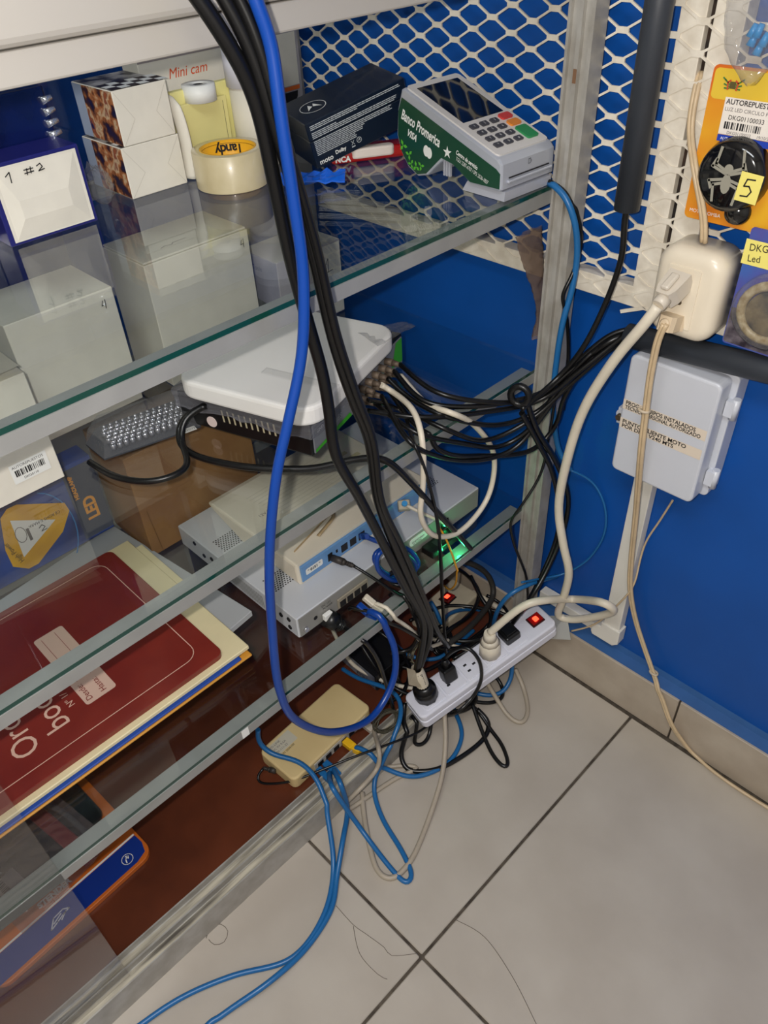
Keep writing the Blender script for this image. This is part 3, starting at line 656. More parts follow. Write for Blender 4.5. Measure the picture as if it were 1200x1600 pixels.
b = B(); rbox(b, (-.0006, -TW+.014, .028), (.0012, -.012, .0295), .0003, 1); obj('card_slot', b, ink, tm_)
b = B(); rbox(b, (-.001, -TW+.010, .0225), (.004, -.008, .0265), .0012, 1); obj('slot_lip', b, tsil, tm_)
strokes('chip_mark', [[(0, 0), (0, .006), (.004, .006), (.004, 0), (0, 0)], [(.006, .001), (.006, .004)]], .0007, ink, tm_, (.0002, -TW*.52, .0385), Y, Z)
b = B()
for k in range(3): box(b, (-.112+k*.005, -TW+.006, .012), (-.1095+k*.005, -TW+.010, .034))
obj('contact_pins', b, mat('base_silver', (186, 188, 198), .3, .2), tm_)
# blue film packet
t = thing('blue_film_packet', 'small bright blue film packet lying in front of the phone carton', 'packet', (-.285, -.232, S1+.0005), math.radians(45))
b = B(); bmesh.ops.create_grid(b, x_segments=12, y_segments=8, size=1)
rnd = random.Random(4)
for v in b.verts: v.co = Vector((v.co.x*.055, v.co.y*.030*(1-.35*abs(v.co.x)), .004+rnd.uniform(0, .008)))
bmesh.ops.solidify(b, geom=list(b.faces), thickness=.0025)
obj('film', b, mat('blue_film', (14, 96, 214), .2, coat=.5), t)

# ================================================================== middle shelf
greyink = mat('grey_ink', (110, 104, 104), .6)
four = [[(.004, .012), (.001, .005), (.008, .006)], [(.0075, .013), (.0065, 0)]]
t = carton('marked_box', 'large white carton marked 4 in front of the shelf middle, left of its twin', -.42, -.672, -.508, S2, .189, .12, [white], group='white cartons marked 4')
strokes('pen_mark', four, .0012, ink, t, (.0012, .140, .162), Y, Z)
b = B(); quad(b, [(-.118, .004, .1905), (-.002, .004, .1895), (-.002, .162, .1895), (-.118, .162, .1905)]); obj('top_flap', b, white, t)
t = carton('marked_box', 'large white carton marked 4, right of its twin beside the recorder', -.412, -.455, -.264, S2, .203, .12, [white], group='white cartons marked 4')
strokes('pen_mark', four, .0012, ink, t, (.0012, .172, .178), Y, Z)
b = B(); rbox(b, (-.119, .001, .204), (-.002, .189, .207), .0005, 1); obj('top_flap', b, white, t)
strokes('top_mark', [[(.05, .03), (.06, .034), (.07, .03), (.075, .036), (.10, .037)]], .0012, greyink, t, (0, 0, .2072), Y, -X)
t = carton('barcode_box', 'white carton with a barcode label at the left under the top shelf rail', -.32, -.86, -.697, S2, .168, .11, [white])
decal('barcode_label', print_white, t, (.0012, .098, .024), Y, Z, .052, .030)
barcode('barcode', t, (.0014, .103, .034), Y, Z, .042, .010); text('label_text', 'AUTOREPUESTOS', .0056, ink, t, (.0014, .101, .047), Y, Z); text('label_text', 'DKG0110', .005, ink, t, (.0014, .112, .027), Y, Z)
strokes('pen_mark', [[(.060, .050), (.063, .058), (.066, .052), (.069, .058), (.071, .048)]], .0014, ink, t, (.0012, 0, -.022), Y, Z)
b = B(); quad(b, [(-.108, .001, .169), (-.004, .001, .169), (.010, .157, .184), (-.098, .157, .184)]); bmesh.ops.solidify(b, geom=list(b.faces), thickness=.0012); obj('open_flap', b, white, t)
t = carton('tool_photo_box', 'grey and white box marked 1 with a tool photo on its side', -.40, -.225, -.082, S2, .136, .10, [mat('lilac_grey', (176, 170, 176), .5), mat('photo_lilac', (190, 186, 204), .4, rgb2=(150, 150, 170), scale=12), white])
decal('white_panel', white, t, (.0012, .088, .003), Y, Z, .053, .13)
strokes('pen_mark', [[(.104, .098), (.111, .110), (.110, .085)], [(.102, .085), (.120, .087)]], .0014, ink, t, (.0018, 0, 0), Y, Z)
text('side_text', 'Mini Tools', .012, mat('blue_text', (40, 60, 130), .4), t, (-.095, -.0002, .110), X, Z)
b = B(); quad(b, [(-.075, -.0006, .012), (-.03, -.0006, .012), (-.028, -.0006, .05), (-.07, -.0006, .055)]); obj('tool_print', b, mat('tool_grey', (70, 74, 78), .4, rgb2=(130, 134, 134), scale=40), t)
b = B(); quad(b, [(-.028, -.0006, .006), (-.020, -.0006, .008), (-.034, -.0006, .045), (-.040, -.0006, .044)]); obj('tool_handle_print', b, mat('tool_red', (180, 50, 50), .4), t)
text('box_text', 'MULTI', .012, ink, t, (.0012, .03, .03), Z, -Y)
# black video recorder
def frame(o, xdir, up=(0, 0, 1)):
    ex = Vector(xdir).normalized(); ez = Vector(up); ez = (ez-ex*ez.dot(ex)).normalized(); ey = ez.cross(ex)
    m = Matrix((ex, ey, ez)).transposed().to_4x4(); m.translation = Vector(o); return m
rf = frame((-.082, -.436, S2), (-.09, .277, 0))
vr = thing('video_recorder', 'black video recorder with grey and green rear label', 'recorder', mw=rf)
b = B(); rbox(b, (0, .001, .006), (.29, .232, .060), .003, 2); obj('body', b, mat('recorder_black', (12, 12, 13), .3), vr)
for fx in (.03, .26):
    for fy in (.03, .2):
        b = B(); cyl(b, (fx, fy, 0), (fx, fy, .006), .010, seg=16); obj('foot', b, mat('foot_grey', (150, 152, 158), .6), vr)
lab = mat('label_grey', (120, 122, 128), .4); gstripe = mat('label_green', (60, 165, 30), .4)
b = B(); rbox(b, (.004, -.001, .010), (.284, .0012, .056), .0004, 1); obj('rear_panel', b, lab, vr)
b = B(); quad(b, [(.005, -.0016, .011), (.11, -.0016, .011), (.105, -.0016, .019), (.005, -.0016, .016)]); obj('green_stripe', b, gstripe, vr)
b = B(); quad(b, [(.245, -.0016, .018), (.283, -.0016, .014), (.283, -.0016, .055), (.262, -.0016, .055)]); obj('green_stripe', b, gstripe, vr)
text('rear_text', 'SERIES', .013, mat('label_light', (176, 178, 182), .5), vr, (.045, -.0016, .026), X, Z); text('rear_text', 'GND', .008, mat('label_light', (176, 178, 182), .5), vr, (.012, -.0016, .040), X, Z)
for k in range(12):
    c = (.115+(k % 6)*.022, -.001, .022 if k < 6 else .042)
    b = B(); cyl(b, c, (c[0], -.014, c[2]), .006, seg=10); cyl(b, (c[0], -.014, c[2]), (c[0], -.026, c[2]-.001), .0052, .004, seg=10); obj('coax_connector', b, mat('dusty_brass', (128, 112, 96), .6, .3, rgb2=(90, 76, 64), scale=80), vr)
slot = mat('slot_lit_through', (180, 170, 140), .5)  # pale colour paints in the light showing through the vent slots
for k in range(10): b = B(); quad(b, [(-.0006, .062+k*.010, .026), (-.0006, .059+k*.010, .026), (-.0006, .0605+k*.010, .046), (-.0006, .0635+k*.010, .046)]); obj('vent_slot', b, slot, vr)
b = B(); cyl(b, (-.0008, .175, .020), (.001, .175, .020), .009, seg=20); obj('round_sticker', b, mat('pink_white', (226, 206, 200), .5), vr)
b = B(); b2 = B(); box(b2, (-.004, -.002, .040), (.20, .236, .066)); bmesh.ops.subdivide_edges(b2, edges=list(b2.edges), cuts=9, use_grid_fill=True)
rnd = random.Random(2)
for v in b2.verts: v.co += Vector((rnd.uniform(-1, 1), rnd.uniform(-1, 1), rnd.uniform(-1, 1)))*.0012; 
for v in b2.verts:
    if v.co.z < .043: v.co.z += rnd.uniform(-.008, .003)
merge(b, b2, 0); obj('plastic_wrap', b, glass('wrap', (.82, .82, .84), .1, 1.45, haze=.22, bump=.6, hazecol=(170, 170, 178)), vr)
# white access unit on top
sb = thing('white_device', 'white rounded device wrapped in clear film on top of the recorder', 'network device', mw=frame((-.058, -.449, S2+.0665), (-.09, .277, 0)))
b = B(); bprism(b, rrect(0, 0, .262, .235, .035, 8), 0, .030, .006, 'z', 3); obj('casing', b, mat('matte_white', (236, 234, 230), .45), sb)
b = B(); rbox(b, (.06, -.0006, .002), (.075, .12, .0325), .0004, 1); obj('tape_strip', b, glass('thin_film', (.97, .97, .97), .06), sb)
b = B(); quad(b, [(.19, .0, .032), (.30, -.01, .016), (.31, .02, .014), (.22, .05, .032)]); bmesh.ops.subdivide_edges(b, edges=list(b.edges), cuts=5, use_grid_fill=True)
for v in b.verts: v.co.z += rnd.uniform(-.002, .002)
obj('film_corner', b, G_FILM, sb)
# clear LED strip pack
lp = thing('led_cluster_pack', 'clear blister of many small silver LEDs on the middle shelf', 'blister pack', mw=frame((-.335, -.555, S2), (.03, .15, 0)))
pl = [(-.078, -.040), (.070, -.046), (.082, -.028), (.082, .030), (.070, .048), (-.062, .048), (-.088, .015)]
b = B(); prism(b, pl, .0005, .003); obj('backing', b, mat('dark_backing', (50, 54, 62), .4), lp)
b = B(); a = [b.verts.new((p[0], p[1], .003)) for p in pl]; c = [b.verts.new((p[0]*.9, p[1]*.88, .026)) for p in pl]; b.faces.new(c)
for k in range(7): b.faces.new((a[k], a[(k+1) % 7], c[(k+1) % 7], c[k]))
bmesh.ops.recalc_face_normals(b, faces=list(b.faces)); obj('clear_cover', b, G_FILM, lp)
b = B()
for i in range(13):
    for j in range(6):
        p = (-.058+i*.0098+(j % 2)*.004, -.026+j*.010, .004); cyl(b, p, (p[0], p[1], .013), .0042, .0036, seg=8); cyl(b, (p[0], p[1], .013), (p[0], p[1], .017), .0036, .001, seg=8)
obj('led_bulbs', b, mat('chrome', (215, 218, 226), .12, .9), lp, 'stuff')
decal('ce_label', print_white, lp, (.034, -.052, .0032), X, Y, .028, .012, .0004); text('label_text', 'CE LED12V', .006, ink, lp, (.0355, -.049, .0037), X, Y)

# ================================================================== lower glass shelf
nvg = mat('grey_steel', (206, 208, 212), .4, .1); nvd = mat('grey_steel_rear', (148, 146, 140), .45, .15)
nv = thing('network_recorder', 'wide light grey rack recorder under the cream modem', 'recorder', (-.063, -.524, S3))
NL, ND, NH = .442, .33, .048
b = B(); rbox(b, (-ND, 0, .004), (0, NL, NH), .0015, 1); obj('case', b, nvg, nv)
for fx in (-.3, -.03):
    for fy in (.04, NL-.04):
        b = B(); cyl(b, (fx, fy, 0), (fx, fy, .004), .012, seg=16); obj('foot', b, black, nv)
b = B(); rbox(b, (-.001, .003, .005), (.0012, NL-.003, NH-.002), .0004, 1); rear = obj('rear_plate', b, nvd, nv)
def holes(name, x0, y0, nx, ny, px_, py_, zt, r=.0016):
    b = B()
    for i in range(nx):
        for j in range(ny):
            cx, cy = x0+i*px_, y0+j*py_+(py_/2 if i % 2 else 0)
            f = quad(b, [(cx+r*math.cos(k*math.pi/3), cy+r*math.sin(k*math.pi/3), zt) for k in range(6)])
    return obj(name, b, ink, nv, 'stuff')
holes('vent_holes', -.105, .018, 9, 13, .0042, .005, NH+.0003)
holes('vent_holes', -.245, .018, 9, 9, .0042, .005, NH+.0003)
holes('vent_holes', -.100, NL-.085, 9, 10, .0042, .005, NH+.0003)
b = B()
for k in range(26): quad(b, [(-.20+k*.0045, -.0005, .012), (-.198+k*.0045, -.0005, .012), (-.2005+k*.0045, -.0005, .038), (-.2025+k*.0045, -.0005, .038)])
obj('louvres', b, nvd, nv, 'stuff')
for (fx, fz) in ((-.020, .034), (-.020, .016), (-.040, .030), (-.230, .030), (-.255, .022), (-.28, .036)):
    b = B(); cyl(b, (fx, 0, fz), (fx, -.0015, fz), .0042, seg=12); obj('screw', b, ink, nv)
b = B(); cyl(b, (.001, .014, .016), (.005, .014, .016), .0045, seg=12); obj('ground_screw', b, mat('chrome', (215, 218, 226), .12, .9), rear)
b = B(); cyl(b, (.001, .036, .024), (.0016, .036, .024), .004, seg=14); obj('power_jack', b, ink, rear)
text('rear_text', 'DC 12V', .006, ink, rear, (.0013, .050, .036), Y, Z); text('rear_text', 'POWER', .006, ink, rear, (.0013, .052, .029), Y, Z)
b = B(); rbox(b, (.0012, .082, .008), (.004, .150, .030), .001, 1); obj('port_bezel', b, mat('port_tin', (170, 160, 140), .4, .3), rear)
for k in range(4): b = B(); rbox(b, (.004, .086+k*.016, .010), (.0048, .099+k*.016, .023), .0003, 1); obj('port', b, ink, rear)
b = B(); prism(b, rrect(.254, .026, .302, .042, .007), .0013, .0022, 'x'); badge = obj('badge', b, print_white, rear)
text('badge_text', 'inspection', .0075, ink, rear, (.0024, .259, .032), Y, Z); text('badge_text', 'by quality', .0055, ink, rear, (.0024, .262, .0275), Y, Z)
b = B(); rbox(b, (.0012, .335, .012), (.003, .355, .032), .0005, 1); obj('port', b, ink, rear)
gled = mat('led_green', (40, 255, 130), .4, emit=14)
b = B(); bmesh.ops.create_icosphere(b, subdivisions=2, radius=.0022); bmesh.ops.translate(b, verts=b.verts, vec=(.004, .343, .022)); obj('status_led', b, gled, rear)
# cream modem on the recorder
mt = thing('cream_modem', 'cream modem with blue rear panel lying on the grey recorder', 'modem', (-.115, -.472, S3+NH+.0005))
mb = mat('modem_cream', (226, 216, 196), .4, var=.05, scale=10); ML = .308
b = B(); bprism(b, [(0, 0), (-.004, .041), (-.235, .041), (-.247, .037), (-.235, .028), (-.165, .004), (-.16, 0)], 0, ML, .004, 'y'); obj('casing', b, mb, mt)
b = B(); rbox(b, (-.003, .006, .003), (.0015, ML-.004, .037), .0006, 1); bp_ = obj('rear_panel', b, mat('modem_blue', (104, 150, 200), .4), mt)
decal('sticker', print_white, mt, (.0017, .014, .014), Y, Z, .036, .013, .0004, .003); text('sticker_text', '* 0151 *', .008, ink, mt, (.002, .018, .018), Y, Z, bold=.0003)
for y0, y1, z0, z1 in ((.062, .072, .010, .026), (.080, .084, .018, .024), (.092, .106, .010, .025), (.112, .126, .010, .025), (.132, .146, .010, .025), (.232, .250, .010, .026)):
    b = B(); rbox(b, (.0012, y0, z0), (.0024, y1, z1), .0003, 1); obj('port', b, ink, bp_)
b = B(); rbox(b, (.0015, .195, .014), (.003, .200, .020), .0003, 1); obj('yellow_port', b, mat('yel_port', (240, 200, 40), .4), bp_)
b = B()
for k in range(14): quad(b, [(-.20+k*.009, .05+k*.002, .0415), (-.1985+k*.009, .05+k*.002, .0415), (-.1985+k*.009, .22, .0415), (-.20+k*.009, .22, .0415)])
obj('top_grooves', b, mat('modem_line', (205, 196, 176), .5), mt, 'stuff')
for p, sx_ in (((-.14, .035, .0416), 1), ((-.10, .12, .0416), 1)): text('top_text', '12V 2A', .010, greyink, mt, p, Y, -X)
for k in range(3): decal('old_label', mat('old_paper', (210, 198, 160), .7, rgb2=(180, 165, 120), scale=60), mt, (-.165+k*.02, .235+k*.015, .041), Y, -X, .03, .010, .0006)
b = B(); tube(b, [(-.03, .02, .043), (-.04, .06, .044), (-.055, .12, .045), (-.040, .115, .050), (-.028, .07, .045)], .004, 6, flat=.25); obj('peeling_tape', b, mat('tape_brown', (170, 146, 108), .5), mt)
# small black switch with green lamps
sw = thing('small_switch', 'small black network switch with green lamps at the shelf edge', 'network switch', (-.060, -.255, S3))
b = B(); rbox(b, (0, 0, 0), (.028, .075, .014), .002); 
sw.location = (-.058, -.245, S3); obj('body', b, black, sw)
for k in range(2): b = B(); bmesh.ops.create_icosphere(b, subdivisions=2, radius=.0022); bmesh.ops.translate(b, verts=b.verts, vec=(.0285, .018+k*.004, .006+k*.004)); obj('status_led', b, gled, sw)
b = B(); rbox(b, (.006, .02, .0138), (.022, .06, .0146), .0002, 1); obj('top_label', b, mat('label_dark', (40, 50, 46), .5), sw)
gl_ = light('switch_led_light', 'POINT', (-.006, -.20, S3+.012), .05, (.05, 1, .3), shadow_soft_size=.006)
# order book on folders
stack = [('orange_envelope', 'orange padded envelope at the bottom of the paper stack', 'envelope', (-.084, -1.12, .4142), (-.40, -.600), .004, (214, 150, 52)),
         ('blue_notebook', 'blue spiral notebook between envelope and cream folders', 'notebook', (-.086, -1.11, .4184), (-.41, -.618), .004, (24, 70, 160)),
         ('cream_folder', 'cream card folder sticking out under the order book', 'folder', (-.092, -1.13, .4226), (-.45, -.598), .0075, (236, 222, 178))]
for nm, lb, ct, (x1, y0, z0), (x0, y1), h, colr in stack:
    t = thing(nm, lb, ct, (x1, y0, z0))
    b = B(); rbox(b, (x0-x1, 0, 0), (0, y1-y0, h), .0012, 1); obj('cover', b, mat(nm+'_m', colr, .5, var=.06, scale=20), t)
    if nm == 'blue_notebook':
        b = B()
        for k in range(30): cyl(b, (-.01-k*.0105, y1-y0, .002), (-.01-k*.0105, y1-y0+.004, .002), .0022, seg=6)
        obj('spiral', b, mat('dark_blue_wire', (20, 30, 90), .4), t, 'stuff')
    if nm == 'cream_folder':
        b = B(); rbox(b, (-.10, y1-y0, .001), (-.22, y1-y0-.02, .003), .0004, 1) if False else rbox(b, (-.33, y1-y0-.03, .0045), (-.16, y1-y0+.012, .0062), .0004, 1); obj('tab', b, mat(nm+'_m', colr, .5), t)
wine = mat('wine_leatherette', (132, 44, 34), .35, rgb2=(120, 36, 30), scale=14, bump=.15, coat=.15)
bk = thing('order_book', 'wine red order book with white line border and title', 'book', (-.102, -1.10, .4302))
BL = 1.10-.636
b = B(); bprism(b, rrect(-.337, 0, 0, BL, .012, 4), 0, .0095, .0008); obj('cover', b, wine, bk)
b = B(); rbox(b, (-.331, .006, .0010), (-.006, BL-.006, .0085), .0003, 1); 
obj('pages', b, mat('page_edge', (214, 190, 180), .6), bk)
line = mat('cover_print', (226, 186, 166), .5); zt = .0096
strokes('cover_border', [[(p[1], -p[0]) for p in rrect(-.320, -.05, -.024, BL-.028, .022, 5)]+[( BL-.028-.022, .024)]], .0014, line, bk, (0, 0, zt), Y, -X)
def bt(s, size, px, py, nm='cover_text', **k):
    p = at(px, py, 'z', .44)-bk.location; return text(nm, s, size, line, bk, (p.x, p.y, zt), -X, -Y, **k)
bt('Order', .050, 66, 1168, sx=.92); bt('book', .050, 112, 1128, sx=.92); bt('Nº 1/', .014, 118, 1100)
p = at(182, 1072, 'z', .44)-bk.location; q = at(52, 1005, 'z', .44)-bk.location
decal('cover_label', mat('label_pink', (216, 182, 164), .5), bk, (p.x, p.y+.001, zt), -X, -Y, .172, .048, .0004, .005)
wtxt = mat('wine_text', (130, 34, 34), .5)
text('label_text', 'Hasta:', .013, wtxt, bk, (p.x-.006, p.y-.012, zt+.0005), -X, -Y); text('label_text', 'Desde:', .013, wtxt, bk, (p.x-.006, p.y-.034, zt+.0005), -X, -Y)
for k in (0, 1): decal('rule_line', wtxt, bk, (p.x-.050, p.y-.014-.022*k, zt+.0004), -X, -Y, .115, .0007, .0003)
# boxes further back
lbx = thing('grey_flat_box', 'flat pale grey box lying under the folders', 'box', (-.160, -.543, S3), math.radians(7))
b = B(); rbox(b, (-.37, -.56, 0), (0, 0, .0118), .001, 1); obj('carton', b, mat('pale_grey', (176, 178, 180), .5), lbx)
bj = mat('blue_box', (18, 70, 160), .35, rgb2=(10, 32, 96), scale=10, detail=3, coat=.3)
LY0, LY1 = -.86, -.592
lb_ = thing('headlamp_box', 'blue LED headlamp carton with yellow triangle panel', 'box', (-.508, LY0, .4245))
LH = .164; LWd = LY1-LY0
b = B(); rbox(b, (-.045, 0, 0), (0, LWd, LH), .001, 1); obj('carton', b, bj, lb_)
decal('dark_panel', mat('dark_panel', (52, 60, 86), .4), lb_, (.0002, LWd-.056, .006), Y, Z, .055, .150)
def lz(px, py): v = at(px, py, 'x', -.508)-lb_.location; return (v.y, v.z)
ypts = [(0, 810), (10, 795), (25, 788), (100, 785), (108, 797), (98, 830), (60, 880), (45, 888), (20, 885), (8, 860)]
b = B(); quad(b, [(.0012, *lz(*p)) for p in ypts]); f = list(b.faces)[0]; f.normal_update(); (f.normal_flip() if f.normal.x < 0 else None); obj('yellow_panel', b, mat('panel_yellow', (236, 180, 30), .4, rgb2=(214, 158, 40), scale=20), lb_)
b = B(); quad(b, [(.0016, *lz(*p)) for p in ((15, 813), (86, 811), (37, 870))]); f = list(b.faces)[0]; f.normal_update(); (f.normal_flip() if f.normal.x < 0 else None); obj('white_triangle', b, print_white, lb_)
yz = lz(38, 874); text('panel_text', 'High Power', .012, ink, lb_, (.0018, *yz), (0, -.28, 1), -Y, sx=.9)
yz = lz(92, 796); text('panel_text', 'CE ROHS E-MARK', .008, ink, lb_, (.0014, *yz), -Y, -Z, sx=.9)
yz = lz(66, 818); strokes('pen_mark', [[(0, .008), (.006, .012), (.010, .006), (.002, 0), (.012, 0)]], .0013, ink, lb_, (.0018, yz[0]-.008, yz[1]-.012), Y, Z)
yz = lz(32, 835); strokes('bulb_print', [[(.009*math.cos(k*.524), .016*math.sin(k*.524)) for k in range(13)]], .0012, greyink, lb_, (.0017, yz[0], yz[1]), Y, Z); decal('bulb_print', greyink, lb_, (.0017, yz[0]+.010, yz[1]-.02), Y, Z, .005, .026)
yz = lz(140, 785); text('brand_text', 'LED', .030, mat('orange_letter', (236, 160, 50), .4), lb_, (.0006, LWd-.018, .040), Z, -Y, bold=.0012, sx=.95)
text('brand_text', 'HEADLAMP', .010, mat('orange_letter', (236, 160, 50), .4), lb_, (.0006, LWd-.042, .092), Z, -Y, bold=.0004)
text('brand_text', 'LED', .024, mat('orange_letter', (236, 160, 50), .4), lb_, (-.012, LWd-.05, LH), -Y, X, bold=.0008)
arc = [lz(60+62*math.cos(k*.2), 845+75*math.sin(k*.2)) for k in range(-8, 9)]
strokes('glow_arc', [arc], .0022, mat('arc_blue', (50, 130, 200), .4), lb_, (.0005, 0, 0), Y, Z)
br = mat('kraft_card', (158, 116, 72), .7, rgb2=(146, 104, 64), scale=14)
t = carton('kraft_carton', 'brown kraft carton standing behind the grey recorder', -.408, -.577, -.33, S3, .215, .135, [br])
strokes('fold_crease', [[(.012, .10), (.02, .0)]], .0012, mat('kraft_dark', (120, 84, 50), .7), t, (.0012, 0, .0), Y, Z)

# ================================================================== bottom board
ro = thing('beige_router', 'yellowed beige router on the brown bottom board', 'router', mw=frame((-.050, -.596, BD), (-.012, .205, 0)))
RL, RW_, RH = .208, .096, .034
rb = mat('yellowed_plastic', (226, 202, 148), .4, rgb2=(216, 190, 136), scale=8)
b = B(); bprism(b, rrect(0, 0, RL, RW_, .012, 5), .003, RH, .004, 'z', 3); obj('casing', b, rb, ro)
b = B(); bprism(b, rrect(.004, .004, RL-.004, RW_-.004, .010, 4), 0, .0035, .0006); obj('base', b, rb, ro)
b = B(); rbox(b, (.05, -.0008, .006), (.19, .002, .026), .0004, 1); pp_ = obj('port_panel', b, mat('port_label', (206, 204, 196), .5, rgb2=(170, 166, 156), scale=120), ro)
for k in range(6): b = B(); rbox(b, (.058+k*.021, -.0016, .008), (.072+k*.021, 0, .020), .0003, 1); obj('port', b, ink, pp_)
decal('type_label', mat('pale_label', (206, 200, 180), .5), ro, (.012, .060, RH), X, Y, .055, .028, .0004, .002)
for k in range(3): text('type_text', ('TD-LINK', 'DC 9V 0.6A', '000-111-22')[k], .0065, greyink, ro, (.016, .080-k*.008, RH+.0005), X, Y)
text('type_text', 'S/N 2036100', .006, ink, ro, (.022, .054, RH+.0005), X, Y)
t = thing('small_printed_box', 'small black box with grey printed side on the bottom board', 'box', (-.100, -.338, BD), math.radians(-2))
b = B(); rbox(b, (-.115, 0, 0), (0, .085, .046), .001, 1); obj('carton', b, mat('matte_black_card', (16, 16, 18), .5), t)
decal('side_print', mat('side_print', (140, 146, 156), .5, rgb2=(84, 90, 104), scale=40), t, (-.113, 0, .003), X, Z, .110, .040, .0013)
text('side_text', 'POWER', .016, ink, t, (-.06, -.0016, .006), X, Z, shear=.2); text('top_text', '12V', .012, print_white, t, (-.09, .02, .0462), Y, -X)
st2 = thing('old_power_strip', 'old cream power strip with a red lit switch on the bottom board', 'power strip', (-.095, -.158, BD), math.radians(3))
b = B(); rbox(b, (-.075, 0, 0), (0, .145, .034), .004); obj('casing', b, mat('old_cream', (206, 194, 168), .5, var=.08, scale=30), st2)
b = B(); rbox(b, (-.058, .072, .034), (-.030, .104, .036), .001); obj('switch_frame', b, ink, st2)
redlit = mat('red_lens', (150, 14, 10), .2, coat=.4); redhot = mat('red_lit', (255, 60, 36), .3, emit=3)
b = B(); prism(b, [(-.055, .036), (-.033, .036), (-.033, .042), (-.055, .038)], .075, .101, 'y'); rk = obj('rocker', b, redlit, st2); b = B(); rbox(b, (-.050, .082, .0385), (-.040, .094, .0412), .001, 1); obj('lamp', b, redhot, rk)
b = B(); rbox(b, (-.070, .010, .034), (-.010, .062, .0355), .001); obj('socket_plate', b, mat('old_cream2', (214, 204, 180), .5), st2)
# large tray pack lying on the board
tp_ = thing('orange_blue_pack', 'long orange and blue card pack with dark clear-covered window on the bottom board', 'pack', mw=frame((-.120, -1.125, BD), (-.014, .23, 0)))
b = B(); bprism(b, rrect(0, 0, .285, .235, .022, 5), 0, .010, .001); obj('tray', b, mat('pack_orange', (206, 106, 34), .4, coat=.2), tp_)
b = B(); prism(b, [(.002, .006), (.256, .006), (.275, .012), (.281, .030), (.280, .050), (.002, .050)], .0101, .0106); obj('blue_field', b, mat('pack_blue', (16, 50, 136), .4, coat=.2), tp_)
decal('white_line', print_white, tp_, (.002, .051, .0100), X, Y, .278, .0035, .0004)
text('title_text', 'STENDER', .014, print_white, tp_, (.105, .064, .0100), X, Y, bold=.0008)
for k in range(2): text('small_text', 'calidad garantizada', .006, print_white, tp_, (.110, .0605-k*.005, .0100), X, Y)
strokes('recycle_mark', [[(.0095*math.cos(k*.39), .0095*math.sin(k*.39)) for k in range(17)]], .0013, print_white, tp_, (.247, .023, .0108), X, Y); strokes('recycle_arrow', [[(-.004, -.005), (-.002, .002), (.003, .004)], [(.000, .006), (.004, .004), (.002, 0)]], .002, print_white, tp_, (.247, .023, .0108), X, Y)
strokes('eagle_print', [[(-.020, -.006), (-.008, .008), (.010, .010), (.018, .004), (.006, .002), (-.006, -.002), (-.020, -.006)], [(-.012, 0), (.004, .006)], [(0, -.004), (.012, .004)]], .0022, mat('pale_print', (190, 194, 206), .5), tp_, (.12, .024, .0108), X, Y)
b = B(); bprism(b, rrect(.03, .115, .268, .228, .02, 5), .0102, .022, .004); obj('dark_window', b, mat('dark_window', (18, 24, 24), .2, rgb2=(40, 50, 48), scale=25, coat=.5), tp_)
cw = thing('clear_wrapped_strap', 'clear bag holding a red strap and a white label on the dark pack', 'bag', (-.255, -.985, BD+.0235), math.radians(10))
b = B(); bmesh.ops.create_grid(b, x_segments=16, y_segments=16, size=1); rnd = random.Random(9)
for v in b.verts: v.co = Vector((v.co.x*.085, v.co.y*.09, .010+rnd.uniform(0, .006)))
obj('film', b, glass('bag_film', (.86, .82, .82), .08, 1.45, haze=.2, bump=.9, hazecol=(190, 170, 168)), cw)
b = B(); rbox(b, (-.08, .035, .001), (.075, .062, .008), .003); obj('red_strap', b, mat('strap_red', (150, 26, 30), .4), cw)
b = B(); rbox(b, (-.03, -.075, .002), (.02, -.035, .003), .0003, 1); obj('white_label', b, print_white, cw); barcode('label_print', cw, (-.025, -.07, .0032), X, Y, .03, .012, 14)
b = B(); tube(b, [(-.07, .07, .012), (-.02, .075, .015), (.04, .072, .013), (.075, .068, .008)], .006, 8); obj('clear_tube', b, G_FILM, cw)

# ================================================================== power strip on the cable heap
nm_, fm_ = Vector((.010, -.349, .112)), Vector((.084, -.032, .178))
SM = frame(nm_, fm_-nm_); SLn = (fm_-nm_).length
strip_m = mat('strip_white', (222, 222, 232), .35)
ps = thing('power_strip', 'white power strip tilted across the cable heap by the case corner', 'power strip', mw=SM)
b = B(); bprism(b, rrect(0, -.033, SLn, .033, .012, 6), -.038, -.019, .002); obj('lower_shell', b, strip_m, ps)
b = B(); bprism(b, rrect(.0005, -.0325, SLn-.0005, .0325, .012, 6), -.0183, 0, .004, 'z', 3); obj('upper_shell', b, strip_m, ps)
for k in range(5):
    x0 = .018+k*.050; b = B(); bprism(b, rrect(x0, -.024, x0+.046, .024, .003, 3), -.001, .0024, .0008); pl_ = obj('socket_plate', b, strip_m, ps)
    for (dx, dy) in ((.014, -.007), (.014, .008), (.030, 0)):
        b = B(); rbox(b, (x0+dx-.0035, dy-.0022, .0016), (x0+dx+.0035, dy+.0022, .0027), .0002, 1); obj('slot', b, ink, pl_)
b = B(); rbox(b, (SLn-.044, -.012, -.001), (SLn-.014, .014, .0022), .0008, 1); obj('switch_frame', b, mat('switch_dark', (60, 16, 14), .3), ps)
b = B(); prism(b, [(SLn-.041, .002), (SLn-.017, .002), (SLn-.017, .007), (SLn-.030, .004), (SLn-.041, .0035)], -.009, .011, 'y'); rk = obj('rocker', b, redlit, ps); b = B(); rbox(b, (SLn-.0335, -.005, .003), (SLn-.0235, .006, .0062), .001, 1); obj('lamp', b, redhot, rk)
def sl_(x, y, z): return SM @ Vector((x, y, z))
